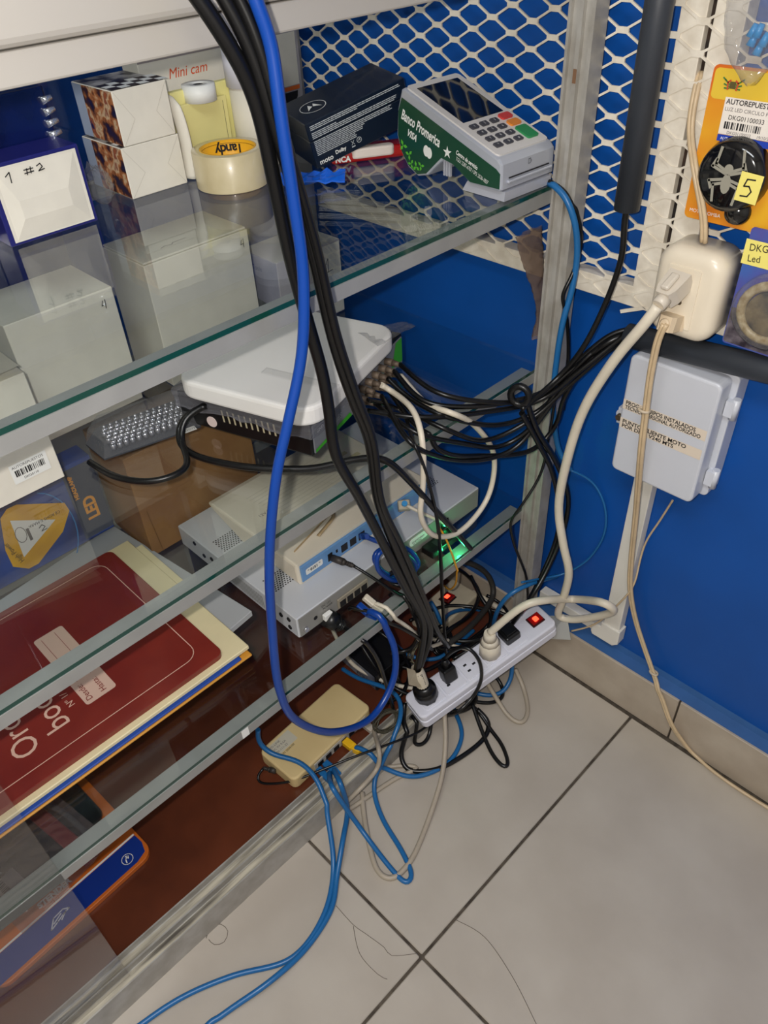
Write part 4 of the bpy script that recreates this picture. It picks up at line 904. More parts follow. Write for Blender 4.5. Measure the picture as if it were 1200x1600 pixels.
# the adapter in the socket next to the switch
t = thing('black_adapter', 'small black plug adapter next to the lit red switch', 'plug', mw=SM @ Matrix.Translation((.222, .002, .0013)))
b = B(); rbox(b, (0, -.016, 0), (.034, .018, .022), .004); obj('body', b, black, t)
b = B(); rbox(b, (.006, -.010, .022), (.028, .012, .025), .001); obj('cap', b, black, t)

# ================================================================== cables
whitecab = mat('white_cable', (222, 212, 192), .4, var=.06, scale=40); greycab = mat('grey_cable', (172, 160, 142), .45, var=.08, scale=40)
bluecab = mat('royal_blue_cable', (10, 60, 142), .3); tealcab = mat('teal_blue_cable', (28, 100, 158), .35); tancab = mat('tan_wire', (206, 182, 146), .4, var=.1, scale=60)
yelcab = mat('yellow_fibre', (226, 160, 40), .4); olive = mat('olive_wire', (70, 66, 52), .5)
def pt(p): return p.copy() if isinstance(p, Vector) else at(*p)
def clear(p, r):
    """keep a cable point outside the case frame, the sill, the floor, the wall and the skirting"""
    x, y, z = p; g = r+.0006
    if y < -.031 and x > -.56:
        for zs in (S1, S2, S3):
            if zs-.0255-g < z < zs+g and -.56 < x < .001+g:
                if z > zs-.010 and x < .0 or x < -.028: z = zs+g if z > zs-.003-g*.5 or x > -.028 else zs-.0085-g
                else: x = .001+g
        if x < -.031 and z < BD+g: z = BD+g
        if -.031-g < x < .014+g and z < .068+g:
            if z < .045 or x > .010: x = .014+g
            else: z = .068+g
    if -g < x < .039+g and -.031-g < y < -.002: 
        if (.039+g-x) < (y+.031+g): x = .039+g
        else: y = -.031-g
    if z < g: z = g
    if z < .118+g*.5 and y > -g: y = -g
    if y > .03-g: y = .03-g
    return Vector((x, y, z))
def settle(P, r):
    S = spline(P, .006); n = len(S)
    for it in range(7):
        S = [S[0]]+[clear(p, r) for p in S[1:-1]]+[S[-1]]
        if it < 6: S = [S[0]]+[S[i]*.5+(S[i-1]+S[i+1])*.25 for i in range(1, n-1)]+[S[-1]]
    return S
def cable(name, label, m, r, pts, group=None, ends=None, seg=8, flat=1.0, twin=None):
    P = [pt(p) for p in pts]; o = P[0].copy()
    t = thing(name, label, 'cable', o, group=group)
    P = settle(P, r)
    b = B(); tube(b, [p-o for p in P], r, seg, flat=flat, raw=True); obj('sheath', b, m, t)
    if twin:
        b = B(); tube(b, [p-o+twin for p in P], r, seg, raw=True); obj('second_core', b, m, t)
    return t
def rj45(t, P, Q, m, boot=None, w=.0115, L=.022, name='plug'):
    """modular plug: boot from cable end P towards port Q (world)"""
    P = Vector(P)-t.location; Q = Vector(Q)-t.location; d = (Q-P).normalized(); mm = frame(P, d)
    b = B(); b2 = B(); rbox(b2, (0, -w/2, -w*.42), (L, w/2, w*.42), .0015, 1); b2.transform(mm); merge(b, b2); pg = obj(name, b, m, t)
    b = B(); b2 = B(); prism(b2, [(-.018, -.0035), (0, -w*.46), (0, w*.46), (-.018, .0035)], -w*.36, w*.36); b2.transform(mm); merge(b, b2); obj('boot', b, boot or m, t)
    return pg
def plug(t, P, Q, r, L, m, name='plug'):
    P = Vector(P)-t.location; Q = Vector(Q)-t.location; d = (Q-P).normalized()
    b = B(); cyl(b, P-d*.002, P+d*L*.35, r*.45, r*.62, 12); cyl(b, P+d*L*.35, P+d*L*.5, r*.62, r, 14); cyl(b, P+d*L*.5, P+d*L, r, r*.96, 14)
    o = obj(name, b, m, t)
    b = B()
    for k in range(3): cyl(b, P+d*(L*.06+k*L*.09), P+d*(L*.06+k*L*.09+.0018), r*.66, seg=12)
    obj('strain_relief', b, m, o); return o

# --- the drop from the counter top
plug1 = sl_(.036, .0, .0013)
p1top = plug1+SM.to_3x3() @ Vector((0, .006, .090))
c = cable('thick_black_cable', 'thick black power cable, leftmost of the hanging drop', blackcab, .0068, [(268, -60, 'x', .045), (312, 0, 'x', .05), (368, 88, 'x', .055), (402, 165, 'x', .055), (430, 290, 'x', .052), (453, 400, 'x', .05), (480, 500, 'x', .05), (503, 580, 'x', .05), (514, 640, 'x', .05), (525, 712, 'x', .05), (560, 775, 'x', .05), (600, 852, 'x', .045), (632, 915, 'x', .035), (662, 975, 'x', .022), p1top], seg=12)
b = B(); d_ = (plug1-p1top); o_ = c.location
cyl(b, p1top+d_*.48-o_, p1top+d_*.56-o_, .0115, .013, 16); cyl(b, p1top+d_*.56-o_, p1top+d_*.66-o_, .013, .0225, 16); cyl(b, p1top+d_*.66-o_, p1top+d_*.9-o_, .0225, .0235, 16); cyl(b, p1top+d_*.9-o_, plug1-o_, .0235, .021, 8); obj('plug', b, black, c)
b = B(); b2 = B(); lathe(b2, [(.0110, 0), (.0125, .02), (.0122, .052)], seg=16); b2.transform(Matrix.Translation(p1top-d_.normalized()*.004-o_) @ d_.to_track_quat('Z', 'Y').to_matrix().to_4x4()); merge(b, b2)
obj('paper_tag', b, mat('tag_paper', (222, 212, 190), .6, rgb2=(214, 202, 178), scale=30), c)
vd = (CAM-p1top); vd = (vd-d_.normalized()*vd.dot(d_.normalized())).normalized(); sd_ = d_.normalized().cross(vd)
b = B(); quad(b, [p1top-o_+vd*.010+sd_*.004-d_*.15, p1top-o_+vd*.010+sd_*.016-d_*.32, p1top-o_+vd*.008+sd_*.024+d_*.25, p1top-o_+vd*.012+sd_*.004+d_*.45]); bmesh.ops.solidify(b, geom=list(b.faces), thickness=.0006); obj('tag_flap', b, mat('tag_paper', (222, 212, 190), .6), c)
barcode('tag_print', c, p1top-o_+vd*.0125-sd_*.006+d_*.04, d_.normalized(), -sd_, .034, -.009, 12, lift=-.0012)
cable('thick_black_cable', 'thick black power cable, middle of the hanging drop', blackcab, .0062, [(315, -60, 'x', .05), (352, 0, 'x', .055), (392, 80, 'x', .06), (425, 180, 'x', .062), (452, 270, 'x', .062), (490, 400, 'x', .062), (520, 530, 'x', .06), (550, 622, 'x', .058), (577, 690, 'x', .056), (590, 780, 'x', .054), (615, 850, 'x', .048), (648, 925, 'x', .036), (672, 985, 'x', .024), p1top+Vector((.003, .006, .01))], seg=12)
cable('black_cable', 'black cable alongside the hanging drop, rightmost of the black ones', blackcab, .0052, [(340, -60, 'x', .056), (376, 0, 'x', .062), (408, 80, 'x', .067), (432, 170, 'x', .068), (458, 260, 'x', .070), (494, 385, 'x', .068), (525, 520, 'x', .066), (556, 615, 'x', .064), (583, 690, 'x', .061), (596, 785, 'x', .058), (628, 855, 'x', .05), (660, 930, 'x', .038), (683, 985, 'x', .026), (700, 1010, 'x', .01)], seg=10)
c = cable('royal_blue_cable', 'royal blue network cable hanging in a long loop before the shelves', bluecab, .0058, [(385, -50, 'x', .07), (398, 0, 'x', .072), (422, 60, 'x', .074), (440, 190, 'x', .075), (460, 320, 'x', .076), (474, 430, 'x', .076), (472, 550, 'x', .075), (450, 660, 'x', .074), (431, 750, 'x', .072), (421, 870, 'x', .068), (425, 980, 'x', .064), (436, 1075, 'x', .06), (462, 1125, 'x', .057), (520, 1144, 'x', .052), (580, 1122, 'x', .045), (614, 1065, 'x', .036), (617, 1015, 'x', .025), (600, 978, 'x', .005), (575, 958, 'x', -.025)], seg=10)
rj45(c, at(575, 958, 'x', -.025), at(548, 935, 'x', -.058), bluecab)
# --- recorder cable loop on the middle shelf
cable('black_loop_cable', 'black cable looping round the LED pack on the middle shelf', blackcab, .0048, [(140, 722, 'z', S2+.006), (180, 745, 'z', S2+.006), (240, 752, 'z', S2+.006), (292, 730, 'z', S2+.008), (284, 690, 'z', S2+.016), (288, 655, 'z', S2+.04), (322, 632, 'z', S2+.05)])
cable('black_loop_cable', 'black cable crossing the middle shelf edge towards the switch', blackcab, .0050, [(322, 634, 'z', S2+.050), (287, 652, 'z', S2+.038), (279, 685, 'z', S2+.016), (300, 710, 'z', S2+.008), (380, 729, 'z', S2+.006), (480, 733, 'z', S2+.006), (555, 718, 'x', -.02), (600, 718, 'x', .012), (640, 752, 'x', .018), (690, 808, 'x', .012), (735, 857, 'x', .004)], seg=10)
rc0 = lambda k: (vr.matrix_world if False else rf) @ Vector((.115+(k % 6)*.022, -.027, .022 if k < 6 else .042))
cable('white_coax', 'white coax cable looping down from the recorder', whitecab, .0045, [rc0(8), (610, 610, 'x', -.10), (645, 640, 'x', -.03), (660, 690, 'x', .012), (661, 760, 'x', .015), (657, 805, 'x', .014), (678, 837, 'x', .013), (720, 830, 'x', .012), (762, 778, 'x', .008), (772, 712, 'x', .008), (742, 665, 'x', .008), (705, 645, 'x', .008), (665, 630, 'x', -.05), rc0(5)], seg=10)
# --- black coax bundle from recorder to conduit
con = ha.copy()
def ce(k): return con+Vector((.004, .012*math.cos(k*1.05)*.9, .011*math.sin(k*1.05)))
bund = [
 ([rc0(11), (680, 612, 'x', -.03), (760, 628, 'x', .022), (835, 622, 'x', .052), (900, 572, 'y', -.055), (955, 530, 'y', -.03)], 'topmost black coax of the bundle from the recorder'),
 ([rc0(10), (665, 628, 'x', -.04), (755, 634, 'x', .018), (850, 612, 'x', .055), (905, 562, 'y', -.05), (955, 522, 'y', -.024)], 'black coax just under the topmost one of the bundle'),
 ([rc0(0), (660, 652, 'x', -.02), (755, 644, 'x', .016), (842, 626, 'x', .056), (905, 580, 'y', -.06), (958, 538, 'y', -.03)], 'straight black coax leaving the recorder\'s lower row'),
 ([rc0(1), (650, 676, 'x', -.005), (720, 692, 'x', .012), (780, 698, 'x', .02), (830, 668, 'x', .05), (870, 610, 'x', .07), (915, 560, 'y', -.05), (958, 528, 'y', -.02)], 'black coax with a shallow sag left of the post'),
 ([rc0(2), (640, 690, 'x', .008), (695, 716, 'x', .014), (755, 718, 'x', .02), (805, 700, 'x', .04), (848, 650, 'x', .06), (885, 600, 'y', -.06), (930, 555, 'y', -.04), (960, 535, 'y', -.015)], 'black coax with the deepest sag left of the post'),
 ([rc0(3), (680, 700, 'x', .010), (755, 712, 'x', .018), (830, 704, 'x', .045), (868, 665, 'x', .06), (880, 625, 'y', -.05), (905, 585, 'y', -.045), (955, 545, 'y', -.02)], 'black coax sagging across the post front'),
 ([rc0(9), (640, 622, 'x', -.07), (700, 652, 'x', .0), (780, 664, 'x', .02), (845, 640, 'x', .055), (890, 590, 'y', -.05), (950, 534, 'y', -.035)], 'black coax in the middle of the bundle'),
 ([rc0(4), (640, 640, 'x', -.06), (700, 672, 'x', .010), (760, 688, 'x', .015), (830, 655, 'x', .05), (885, 606, 'y', -.06), (950, 548, 'y', -.03)], 'lower middle black coax of the bundle'),
]
for k, (pts, lb) in enumerate(bund): cable('black_coax', lb, blackcab, .0040, pts+[ce(k)], 'black coax cables to the conduit')
b = B(); cc = at(812, 618, 'x', .052)
t = thing('cable_tie', 'black cable tie round the coax bundle at the post', 'cable tie', cc)
tube(b, [(.003*math.cos(a*.5), .016*math.cos(a*.5)*.3, .019*math.sin(a*.5)) if False else (.013*math.cos(a*math.pi/8), .005*math.cos(a*math.pi/8), .016*math.sin(a*math.pi/8)) for a in range(16)], .0055, 6, closed=True, raw=True); obj('band', b, black, t)
cable('black_drop_cable', 'black cable falling from the vertical conduit into the bundle', blackcab, .0042, [pa+Vector((0, 0, .03)), pa+Vector((0, 0, -.02)), (972, 400, 'y', -.035), (948, 470, 'y', -.04), (912, 542, 'y', -.06), (870, 592, 'y', -.075), (815, 640, 'x', .06)])
cable('black_drop_cable', 'black cable curving down past the post front to the floor strip', blackcab, .0048, [(822, 622, 'x', .058), (838, 670, 'x', .06), (868, 720, 'x', .065), (888, 775, 'x', .07), (880, 830, 'x', .072), (855, 890, 'x', .075), (832, 930, 'x', .075), (812, 960, 'x', .065)])
cable('black_drop_cable', 'second black cable curving past the post, inside the first', blackcab, .0046, [(815, 645, 'x', .055), (840, 690, 'x', .058), (862, 735, 'x', .06), (873, 790, 'x', .062), (870, 840, 'x', .064), (846, 900, 'x', .068), (822, 945, 'x', .066), (800, 975, 'x', .05)])
cable('thin_black_wire', 'thin black wire crossing the post diagonally', blackcab, .0025, [(868, 620, 'x', .06), (858, 680, 'x', .055), (845, 740, 'x', .05), (815, 790, 'x', .042), (798, 815, 'x', .03), (803, 850, 'x', .03), (822, 900, 'x', .045), (825, 940, 'x', .055)])
cable('terminal_lead', 'black lead from the card terminal running down the post', blackcab, .0030, [(858, 283, 'x', -.002), (885, 300, 'x', .028), (905, 345, 'x', .046), (907, 390, 'x', .048), (890, 440, 'x', .048), (878, 460, 'x', .044), (886, 500, 'x', .046), (888, 560, 'y', -.015), (880, 640, 'y', -.015)])
cable('terminal_lead', 'teal blue network lead from the card terminal running down the post', tealcab, .0048, [(856, 286, 'x', -.006), (880, 302, 'x', .026), (898, 345, 'x', .046), (902, 400, 'x', .05), (893, 455, 'x', .05), (880, 500, 'x', .047), (870, 560, 'x', .045), (864, 630, 'x', .05), (872, 700, 'x', .052), (892, 735, 'y', -.006)])
cable('thin_teal_wire', 'thin teal wire in a wide loop against the blue wall', tealcab, .0022, [(892, 735, 'y', -.006), (925, 752, 'y', .02), (945, 790, 'y', .024), (944, 835, 'y', .024), (918, 875, 'y', .022), (880, 897, 'y', .0), (850, 903, 'x', .07), (815, 910, 'x', .058)])
cable('teal_cable', 'teal cable curving behind the post foot into the heap', tealcab, .0045, [(870, 900, 'x', .072), (830, 912, 'x', .062), (795, 930, 'x', .045), (775, 960, 'x', .02), (768, 1000, 'x', -.01), (762, 1020, 'x', -.03)])
# --- cords from the wall socket
s1 = Vector((.224, -.0575, .925)); s2 = Vector((.226, -.0575, .868))
w1 = at(1028, 478, 'y', -.098)
wp = sl_(.168+.02, .0, .0013); wtop = wp+SM.to_3x3() @ Vector((.008, 0, .060))
c = cable('white_power_cord', 'thick white cord from the wall socket down to the power strip', whitecab, .0075, [w1, (1008, 505, 'y', -.105), (958, 565, 'y', -.10), (912, 640, 'y', -.09), (887, 715, 'y', -.08), (873, 790, 'y', -.07), (880, 850, 'y', -.062), (889, 895, 'y', -.05), (880, 935, 'y', -.035), (872, 962, 'y', -.02), (895, 968, 'y', -.012), (938, 962, 'y', -.020), (960, 953, 'y', -.035), (940, 941, 'y', -.052), (895, 936, 'x', .128), (850, 938, 'x', .112), (815, 948, 'x', .088), wtop], seg=12)
b = B(); o_ = c.location; d_ = (s1-w1).normalized(); mm = frame(s1-o_-d_*.036, d_)
b2 = B(); prism(b2, [(0, -.009), (.010, -.0135), (.030, -.0150), (.038, -.0150), (.038, .0150), (.030, .0150), (.010, .0135), (0, .009)], -.012, .012); b2.transform(mm); merge(b, b2)
cyl(b, w1-o_, s1-o_-d_*.034, .009, .0105, 14); pg = obj('wall_plug', b, ivory2, c)
b = B(); b2 = B(); rbox(b2, (.004, -.006, .0125), (.030, .006, .019), .003, 2); b2.transform(mm); merge(b, b2); obj('plug_rib', b, ivory2, pg)
b = B(); d2 = (wp-wtop); cyl(b, wtop-o_, wtop+d2*.30-o_, .011, .0135, 14); cyl(b, wtop+d2*.30-o_, wtop+d2*.45-o_, .0135, .020, 10); cyl(b, wtop+d2*.45-o_, wp-o_, .020, .0225, 10); obj('strip_plug', b, whitecab, c)
w2 = at(1037, 506, 'y', -.085)
c = cable('tan_flat_cord', 'tan two-core cord from the wall socket down across the baseboard', tancab, .0032, [w2, (1027, 525, 'y', -.085), (1015, 580, 'y', -.078), (1007, 640, 'y', -.072), (999, 710, 'y', -.066), (992, 800, 'y', -.03), (985, 870, 'y', -.01), (983, 920, 'y', .0), (992, 970, 'y', .012), (1010, 1025, 'y', .012), (1028, 1075, 'y', .0), (1047, 1130, 'y', -.012), (1075, 1168, 'z', .012), (1115, 1206, 'z', .006), (1200, 1262, 'z', .005), (1290, 1310, 'z', .005), Vector((1.3, -.05, .005))], twin=Vector((.0048, -.001, .001)))
b = B(); o_ = c.location; d_ = (s2-w2).normalized(); mm = frame(s2-o_-d_*.026, d_); b2 = B(); prism(b2, [(0, -.008), (.006, -.012), (.024, -.0125), (.028, -.015), (.028, .015), (.024, .0125), (.006, .012), (0, .008)], -.010, .010); b2.transform(mm); merge(b, b2); cyl(b, w2-o_, s2-o_-d_*.025, .005, .008, 12); obj('wall_plug', b, mat('tan_plug', (214, 194, 164), .4), c)
for q, lift in (((1004, 640, 'y', -.073), 0), ((1020, 1050, 'y', .006), 0)):
    b = B(); p = pt(q)-o_; tube(b, [p+Vector((.0075*math.cos(a*math.pi/6)+.002, .005*math.sin(a*math.pi/6), 0)) for a in range(12)], .0022, 6, closed=True, raw=True); obj('wire_tie', b, mat('tie_beige', (196, 180, 156), .5), c)
cable('tan_flat_cord', 'tan two-core cord hanging over the grille gap into the socket top', tancab, .0030, [(1092, 112, 'y', .012), (1084, 145, 'y', -.004), (1076, 200, 'y', -.008), (1083, 262, 'y', -.036), (1093, 315, 'y', -.038), (1098, 350, 'y', -.036), (1097, 378, 'y', -.034)], twin=Vector((.0046, -.001, 0)))
cable('thin_tan_wire', 'thin tan wire from under the junction box along the trunking', tancab, .0018, [(1051, 782, 'y', .01), (1030, 815, 'y', .02), (1010, 845, 'y', .022), (1000, 875, 'y', .018), (990, 915, 'y', .0), (965, 945, 'y', -.004), (930, 975, 'y', -.004), (893, 986, 'y', -.004)])
# --- plug lead on the strip
kp = sl_(.092, .004, .0013); kt = kp+SM.to_3x3() @ Vector((.004, .008, .056))
c = cable('black_plug_lead', 'black lead arching out of the small black plug on the strip', blackcab, .0036, [kt, kt+Vector((.006, .010, .016)), (728, 1010, 'x', .05), (748, 1030, 'x', .075), (752, 1062, 'x', .08), (738, 1090, 'x', .075), (716, 1112, 'x', .07), (700, 1118, 'z', .03)])
b = B(); o_ = c.location; d_ = (kp-kt); cyl(b, kt-o_, kt+d_*.35-o_, .006, .009, 12); mm = frame(kt+d_*.35-o_, d_, SM.to_3x3() @ Vector((0, 1, 0))); b2 = B(); rbox(b2, (0, -.014, -.013), (d_.length*.64, .014, .013), .004); b2.transform(mm); merge(b, b2); obj('plug', b, black, c)
# --- leads at the recorder and modem rear
md = mt.location; mp = Vector((md.x+.003, md.y+.067, md.z+.018))
c = cable('modem_power_lead', 'black power lead with barrel plug in the cream modem', blackcab, .0026, [(552, 884, 'x', -.070), (572, 896, 'x', -.05), (605, 918, 'x', -.02), (640, 945, 'x', .0), (668, 985, 'x', .01)])
plug(c, at(552, 884, 'x', -.070), mp, .0065, .040, mat('plug_grey', (52, 46, 42), .5))
c = cable('modem_network_lead', 'royal blue network lead coiled beside the modem', bluecab, .0042, [(570, 838, 'x', -.095), (600, 850, 'x', -.07), (640, 858, 'x', -.045), (655, 885, 'x', -.035), (635, 902, 'x', -.03), (600, 895, 'x', -.03), (583, 870, 'x', -.035), (600, 856, 'x', -.035), (640, 870, 'x', -.03), (650, 892, 'x', -.025), (620, 908, 'x', -.022), (590, 890, 'x', -.02), (592, 862, 'x', -.02), (625, 862, 'x', -.018), (645, 895, 'x', -.015), (625, 912, 'x', -.012)], seg=8)
rj45(c, at(570, 838, 'x', -.095), Vector((md.x+.002, md.y+.139, md.z+.017)), bluecab)
b = B(); p = at(620, 905, 'x', -.018)-c.location; tube(b, [p+Vector((.012*math.cos(a*math.pi/6), .008*math.cos(a*math.pi/6), .014*math.sin(a*math.pi/6))) for a in range(12)], .003, 6, closed=True, raw=True); obj('tie_wrap', b, black, c)
c = cable('white_modem_lead', 'short white lead with blue screw connector on the modem', whitecab, .0032, [(636, 790, 'x', -.095), (660, 802, 'x', -.07), (690, 815, 'x', -.05), (712, 830, 'x', -.045)])
b = B(); p = at(632, 787, 'x', -.098)-c.location; q = Vector((md.x+.002, md.y+.241, md.z+.018))-c.location; mm = frame(q, (p-q)); b2 = B(); rbox(b2, (0, -.011, -.009), (.022, .011, .009), .002); b2.transform(mm); merge(b, b2); obj('connector_body', b, mat('port_tin', (170, 160, 140), .4, .3), c)
b = B(); cyl(b, p-(p-q).normalized()*.006, p+(p-q).normalized()*.004, .0050, seg=10); obj('blue_collar', b, mat('bright_blue_plastic', (30, 140, 205), .3), c)
c = cable('grey_network_lead', 'pale grey network lead plugged into the grey recorder', whitecab, .0036, [(585, 945, 'x', -.03), (610, 962, 'x', -.005), (640, 982, 'x', .008), (668, 1010, 'x', .0), (700, 1000, 'x', -.02)])
rj45(c, at(585, 945, 'x', -.03), Vector((-.058, -.524+.126, S3+.018)), whitecab)
c = cable('recorder_power_lead', 'black lead from the recorder jack dropping under the shelf edge', blackcab, .0036, [(535, 978, 'x', -.045), (555, 992, 'x', -.02), (575, 1008, 'x', .004), (592, 1035, 'x', .0), (605, 1075, 'x', -.01), (615, 1110, 'x', -.03)])
plug(c, at(535, 978, 'x', -.045), at(505, 962, 'x', -.062), .0155, .036, black)
b = B(); p = at(512, 962, 'x', -.056)-c.location; rbox(b, tuple(p-Vector((.004, .008, .006))), tuple(p+Vector((.004, .008, .006))), .001); obj('white_block', b, print_white, c)
cable('recorder_side_lead', 'black lead running from the recorder ports to the tagged plug', blackcab, .0034, [(545, 952, 'x', -.055), (580, 962, 'x', -.02), (625, 980, 'x', .01), (655, 998, 'x', .015), (675, 1015, 'x', .005)])
cable('thin_twin_wire', 'thin black twin wire dropping from the recorder past the shelf rails', blackcab, .0022, [rc0(6), (625, 640, 'x', -.08), (645, 690, 'x', .010), (662, 730, 'x', .016), (680, 800, 'x', .015), (687, 860, 'x', .015), (690, 930, 'x', .012), (696, 1020, 'x', .0)], twin=Vector((.0045, -.002, 0)))
cable('yellow_fibre_lead', 'thin yellow fibre lead hanging over the green lit shelf edge', yelcab, .0018, [(682, 818, 'x', -.03), (695, 838, 'x', .003), (706, 865, 'x', .006), (713, 890, 'x', .0), (712, 912, 'x', -.02), (702, 922, 'x', -.05), (694, 915, 'x', -.07)])
# --- heap on the bottom board
cable('heap_cable', 'thick dusty black cable arching over the old power strip', mat('dusty_black', (48, 46, 42), .6), .0062, [(700, 872, 'x', -.13), (735, 880, 'x', -.10), (762, 898, 'x', -.08), (771, 928, 'x', -.06), (752, 960, 'x', -.04), (722, 990, 'x', -.02), (695, 1008, 'x', -.02)])
cable('heap_cable', 'black cable under the arch of the heap', blackcab, .0045, [(690, 880, 'x', -.15), (725, 895, 'x', -.13), (748, 925, 'x', -.10), (735, 960, 'x', -.06), (700, 985, 'x', -.05), (680, 1010, 'x', -.05), (720, 1012, 'x', -.03), (775, 990, 'x', -.03)])
cable('heap_cable', 'black cable crossing the heap flat above the board', blackcab, .0042, [(640, 970, 'z', .09), (690, 948, 'z', .09), (735, 948, 'z', .085), (775, 955, 'z', .09), (800, 965, 'z', .08)])
cable('heap_cable', 'black cable at the heap bottom beside the printed box', blackcab, .0045, [(595, 1070, 'z', .065), (620, 1040, 'z', .075), (655, 1050, 'z', .07), (690, 1035, 'z', .065), (735, 1000, 'z', .065), (770, 975, 'z', .065)])
cable('heap_teal_cable', 'teal cable with a short kink in the heap', tealcab, .0045, [(672, 940, 'x', -.11), (682, 955, 'x', -.09), (690, 975, 'x', -.08), (700, 960, 'x', -.10), (730, 952, 'x', -.10), (760, 962, 'x', -.08), (785, 985, 'x', -.05), (775, 1010, 'x', -.04)])
cable('heap_teal_cable', 'teal cable low in the heap behind the strip', tealcab, .0045, [(610, 1000, 'z', .08), (640, 1025, 'z', .075), (680, 1030, 'z', .07), (705, 1015, 'z', .07), (740, 985, 'z', .065)])
cable('heap_white_cable', 'white cable running across the heap below the shelf edge', whitecab, .0042, [(520, 985, 'z', .11), (548, 1035, 'z', .085), (590, 1060, 'z', .080), (640, 1075, 'z', .078), (690, 1075, 'z', .07)])
cable('heap_white_cable', 'white stiff cable along the case corner by the old strip', whitecab, .0060, [(738, 925, 'z', .075), (765, 940, 'z', .072), (790, 955, 'z', .07), (812, 970, 'z', .068)])
cable('heap_white_cable', 'short white cable showing between the black ones', whitecab, .0040, [(640, 985, 'z', .10), (680, 1000, 'z', .095), (720, 1012, 'z', .088), (750, 1018, 'z', .085)])
for k, (pts, lb) in enumerate((
 ([(590, 985, 'z', .13), (620, 1010, 'z', .11), (640, 1045, 'z', .10), (628, 1085, 'z', .10), (600, 1100, 'z', .075)], 'black cable hugging the shelf edge left of the tagged plug'),
 ([(560, 1000, 'z', .15), (585, 1040, 'z', .12), (612, 1072, 'z', .11), (650, 1090, 'z', .09)], 'black cable slanting behind the blue loop'),
 ([(650, 955, 'z', .12), (672, 985, 'z', .11), (705, 1000, 'z', .10), (745, 1000, 'z', .10), (790, 980, 'z', .09)], 'black cable bridging the two power strips'),
 ([(760, 930, 'z', .11), (785, 945, 'z', .10), (800, 975, 'z', .10), (780, 1000, 'z', .09), (740, 1020, 'z', .08)], 'black cable curling at the foot of the post'),
 ([(610, 930, 'x', -.03), (640, 950, 'x', .0), (655, 985, 'x', -.01), (640, 1015, 'x', -.03), (610, 1020, 'x', -.05)], 'black cable falling from the blue coil into the heap'),
 ([(735, 900, 'z', .14), (752, 935, 'z', .12), (768, 962, 'z', .10), (752, 1000, 'z', .09), (708, 1030, 'z', .07)], 'thin black cable left of the post in the heap'))):
    cable('heap_cable', lb, blackcab, .0036+.0004*(k % 3), pts)
def coil(name, label, c, rad, r, n, m, seed, squash=.6, ax=(1, .2, .5)):
    c = Vector(c); t = thing(name, label, 'wire coil', c); rnd = random.Random(seed); b = B(); q = Vector(ax).normalized(); a0 = q.cross(Vector((0, 0, 1))).normalized(); b0 = q.cross(a0); P = []
    for i in range(n*14):
        a = 2*math.pi*i/14; k = rad*(1+.12*math.sin(i*.37+seed)); P.append(a0*k*math.cos(a)+b0*k*squash*math.sin(a)+q*(rnd.uniform(-1, 1)*.002+.006*math.sin(i*.21))+Vector((0, 0, rad*squash*.9)))
    tube(b, P, r, 5, step=.01); obj('strands', b, m, t, 'stuff'); return t
coil('wire_coil', 'tan and black thin wire coil hanging by the shelf edge', at(652, 1030, 'z', BD), .024, .0017, 7, mat('twine', (150, 140, 112), .6, rgb2=(40, 38, 34), scale=90), 2, .8)
coil('wire_coil', 'olive thin wire coil beside the beige router', at(604, 1135, 'z', .066), .026, .0016, 6, olive, 5, .7, (1, -.2, .6))
coil('wire_coil', 'black thin wire coil below the tagged plug', at(632, 1060, 'z', BD), .030, .0024, 6, blackcab, 8, .6, (.8, .3, .9))
coil('wire_coil', 'black wire coil deep in the heap behind the printed box', at(690, 1010, 'z', BD), .034, .003, 5, blackcab, 11, .6, (.5, .3, .9))
# --- router leads
rloc = lambda x, y, z: frame((-.050, -.596, BD), (-.012, .205, 0)) @ Vector((x, y, z))
c = cable('router_power_lead', 'thin black power lead from the router end across the sill', blackcab, .0024, [(412, 1200, 'z', .07), (399, 1214, 'z', .06), (405, 1224, 'z', .056), (450, 1222, 'z', .068), (500, 1204, 'z', .078), (560, 1180, 'z', .085), (620, 1158, 'z', .08), (660, 1140, 'z', .06), (700, 1105, 'z', .04)])
plug(c, at(412, 1200, 'z', .07), rloc(-.001, .05, .016), .0055, .024, mat('plug_grey', (52, 46, 42), .5))
tb = tealcab
c = cable('router_blue_lead', 'blue cable passing over the router and out along the floor, outermost', tb, .0046, [(403, 1140, 'x', -.13), (405, 1160, 'z', .13), (425, 1178, 'z', .11), (470, 1192, 'z', .1), (500, 1228, 'z', .085), (514, 1290, 'z', .05), (521, 1360, 'z', .012), (505, 1432, 'z', .006), (455, 1498, 'z', .006), (365, 1524, 'z', .006), (285, 1558, 'z', .006), (215, 1605, 'z', .006), (150, 1660, 'z', .006), Vector((.09, -1.45, .006)), Vector((.22, -1.95, .006))])
c = cable('router_blue_lead', 'blue cable from the router port hanging then running along the floor', tb, .0048, [rloc(.070, -.03, .014), (532, 1225, 'x', .018), (543, 1265, 'x', .03), (536, 1310, 'z', .03), (526, 1370, 'z', .010), (518, 1420, 'z', .006), (478, 1482, 'z', .006), (420, 1535, 'z', .015), (345, 1588, 'z', .006), (290, 1640, 'z', .006), Vector((.17, -1.35, .006)), Vector((.30, -1.95, .006))])
rj45(c, rloc(.070, -.028, .014), rloc(.070, 0, .014), tb, w=.0135)
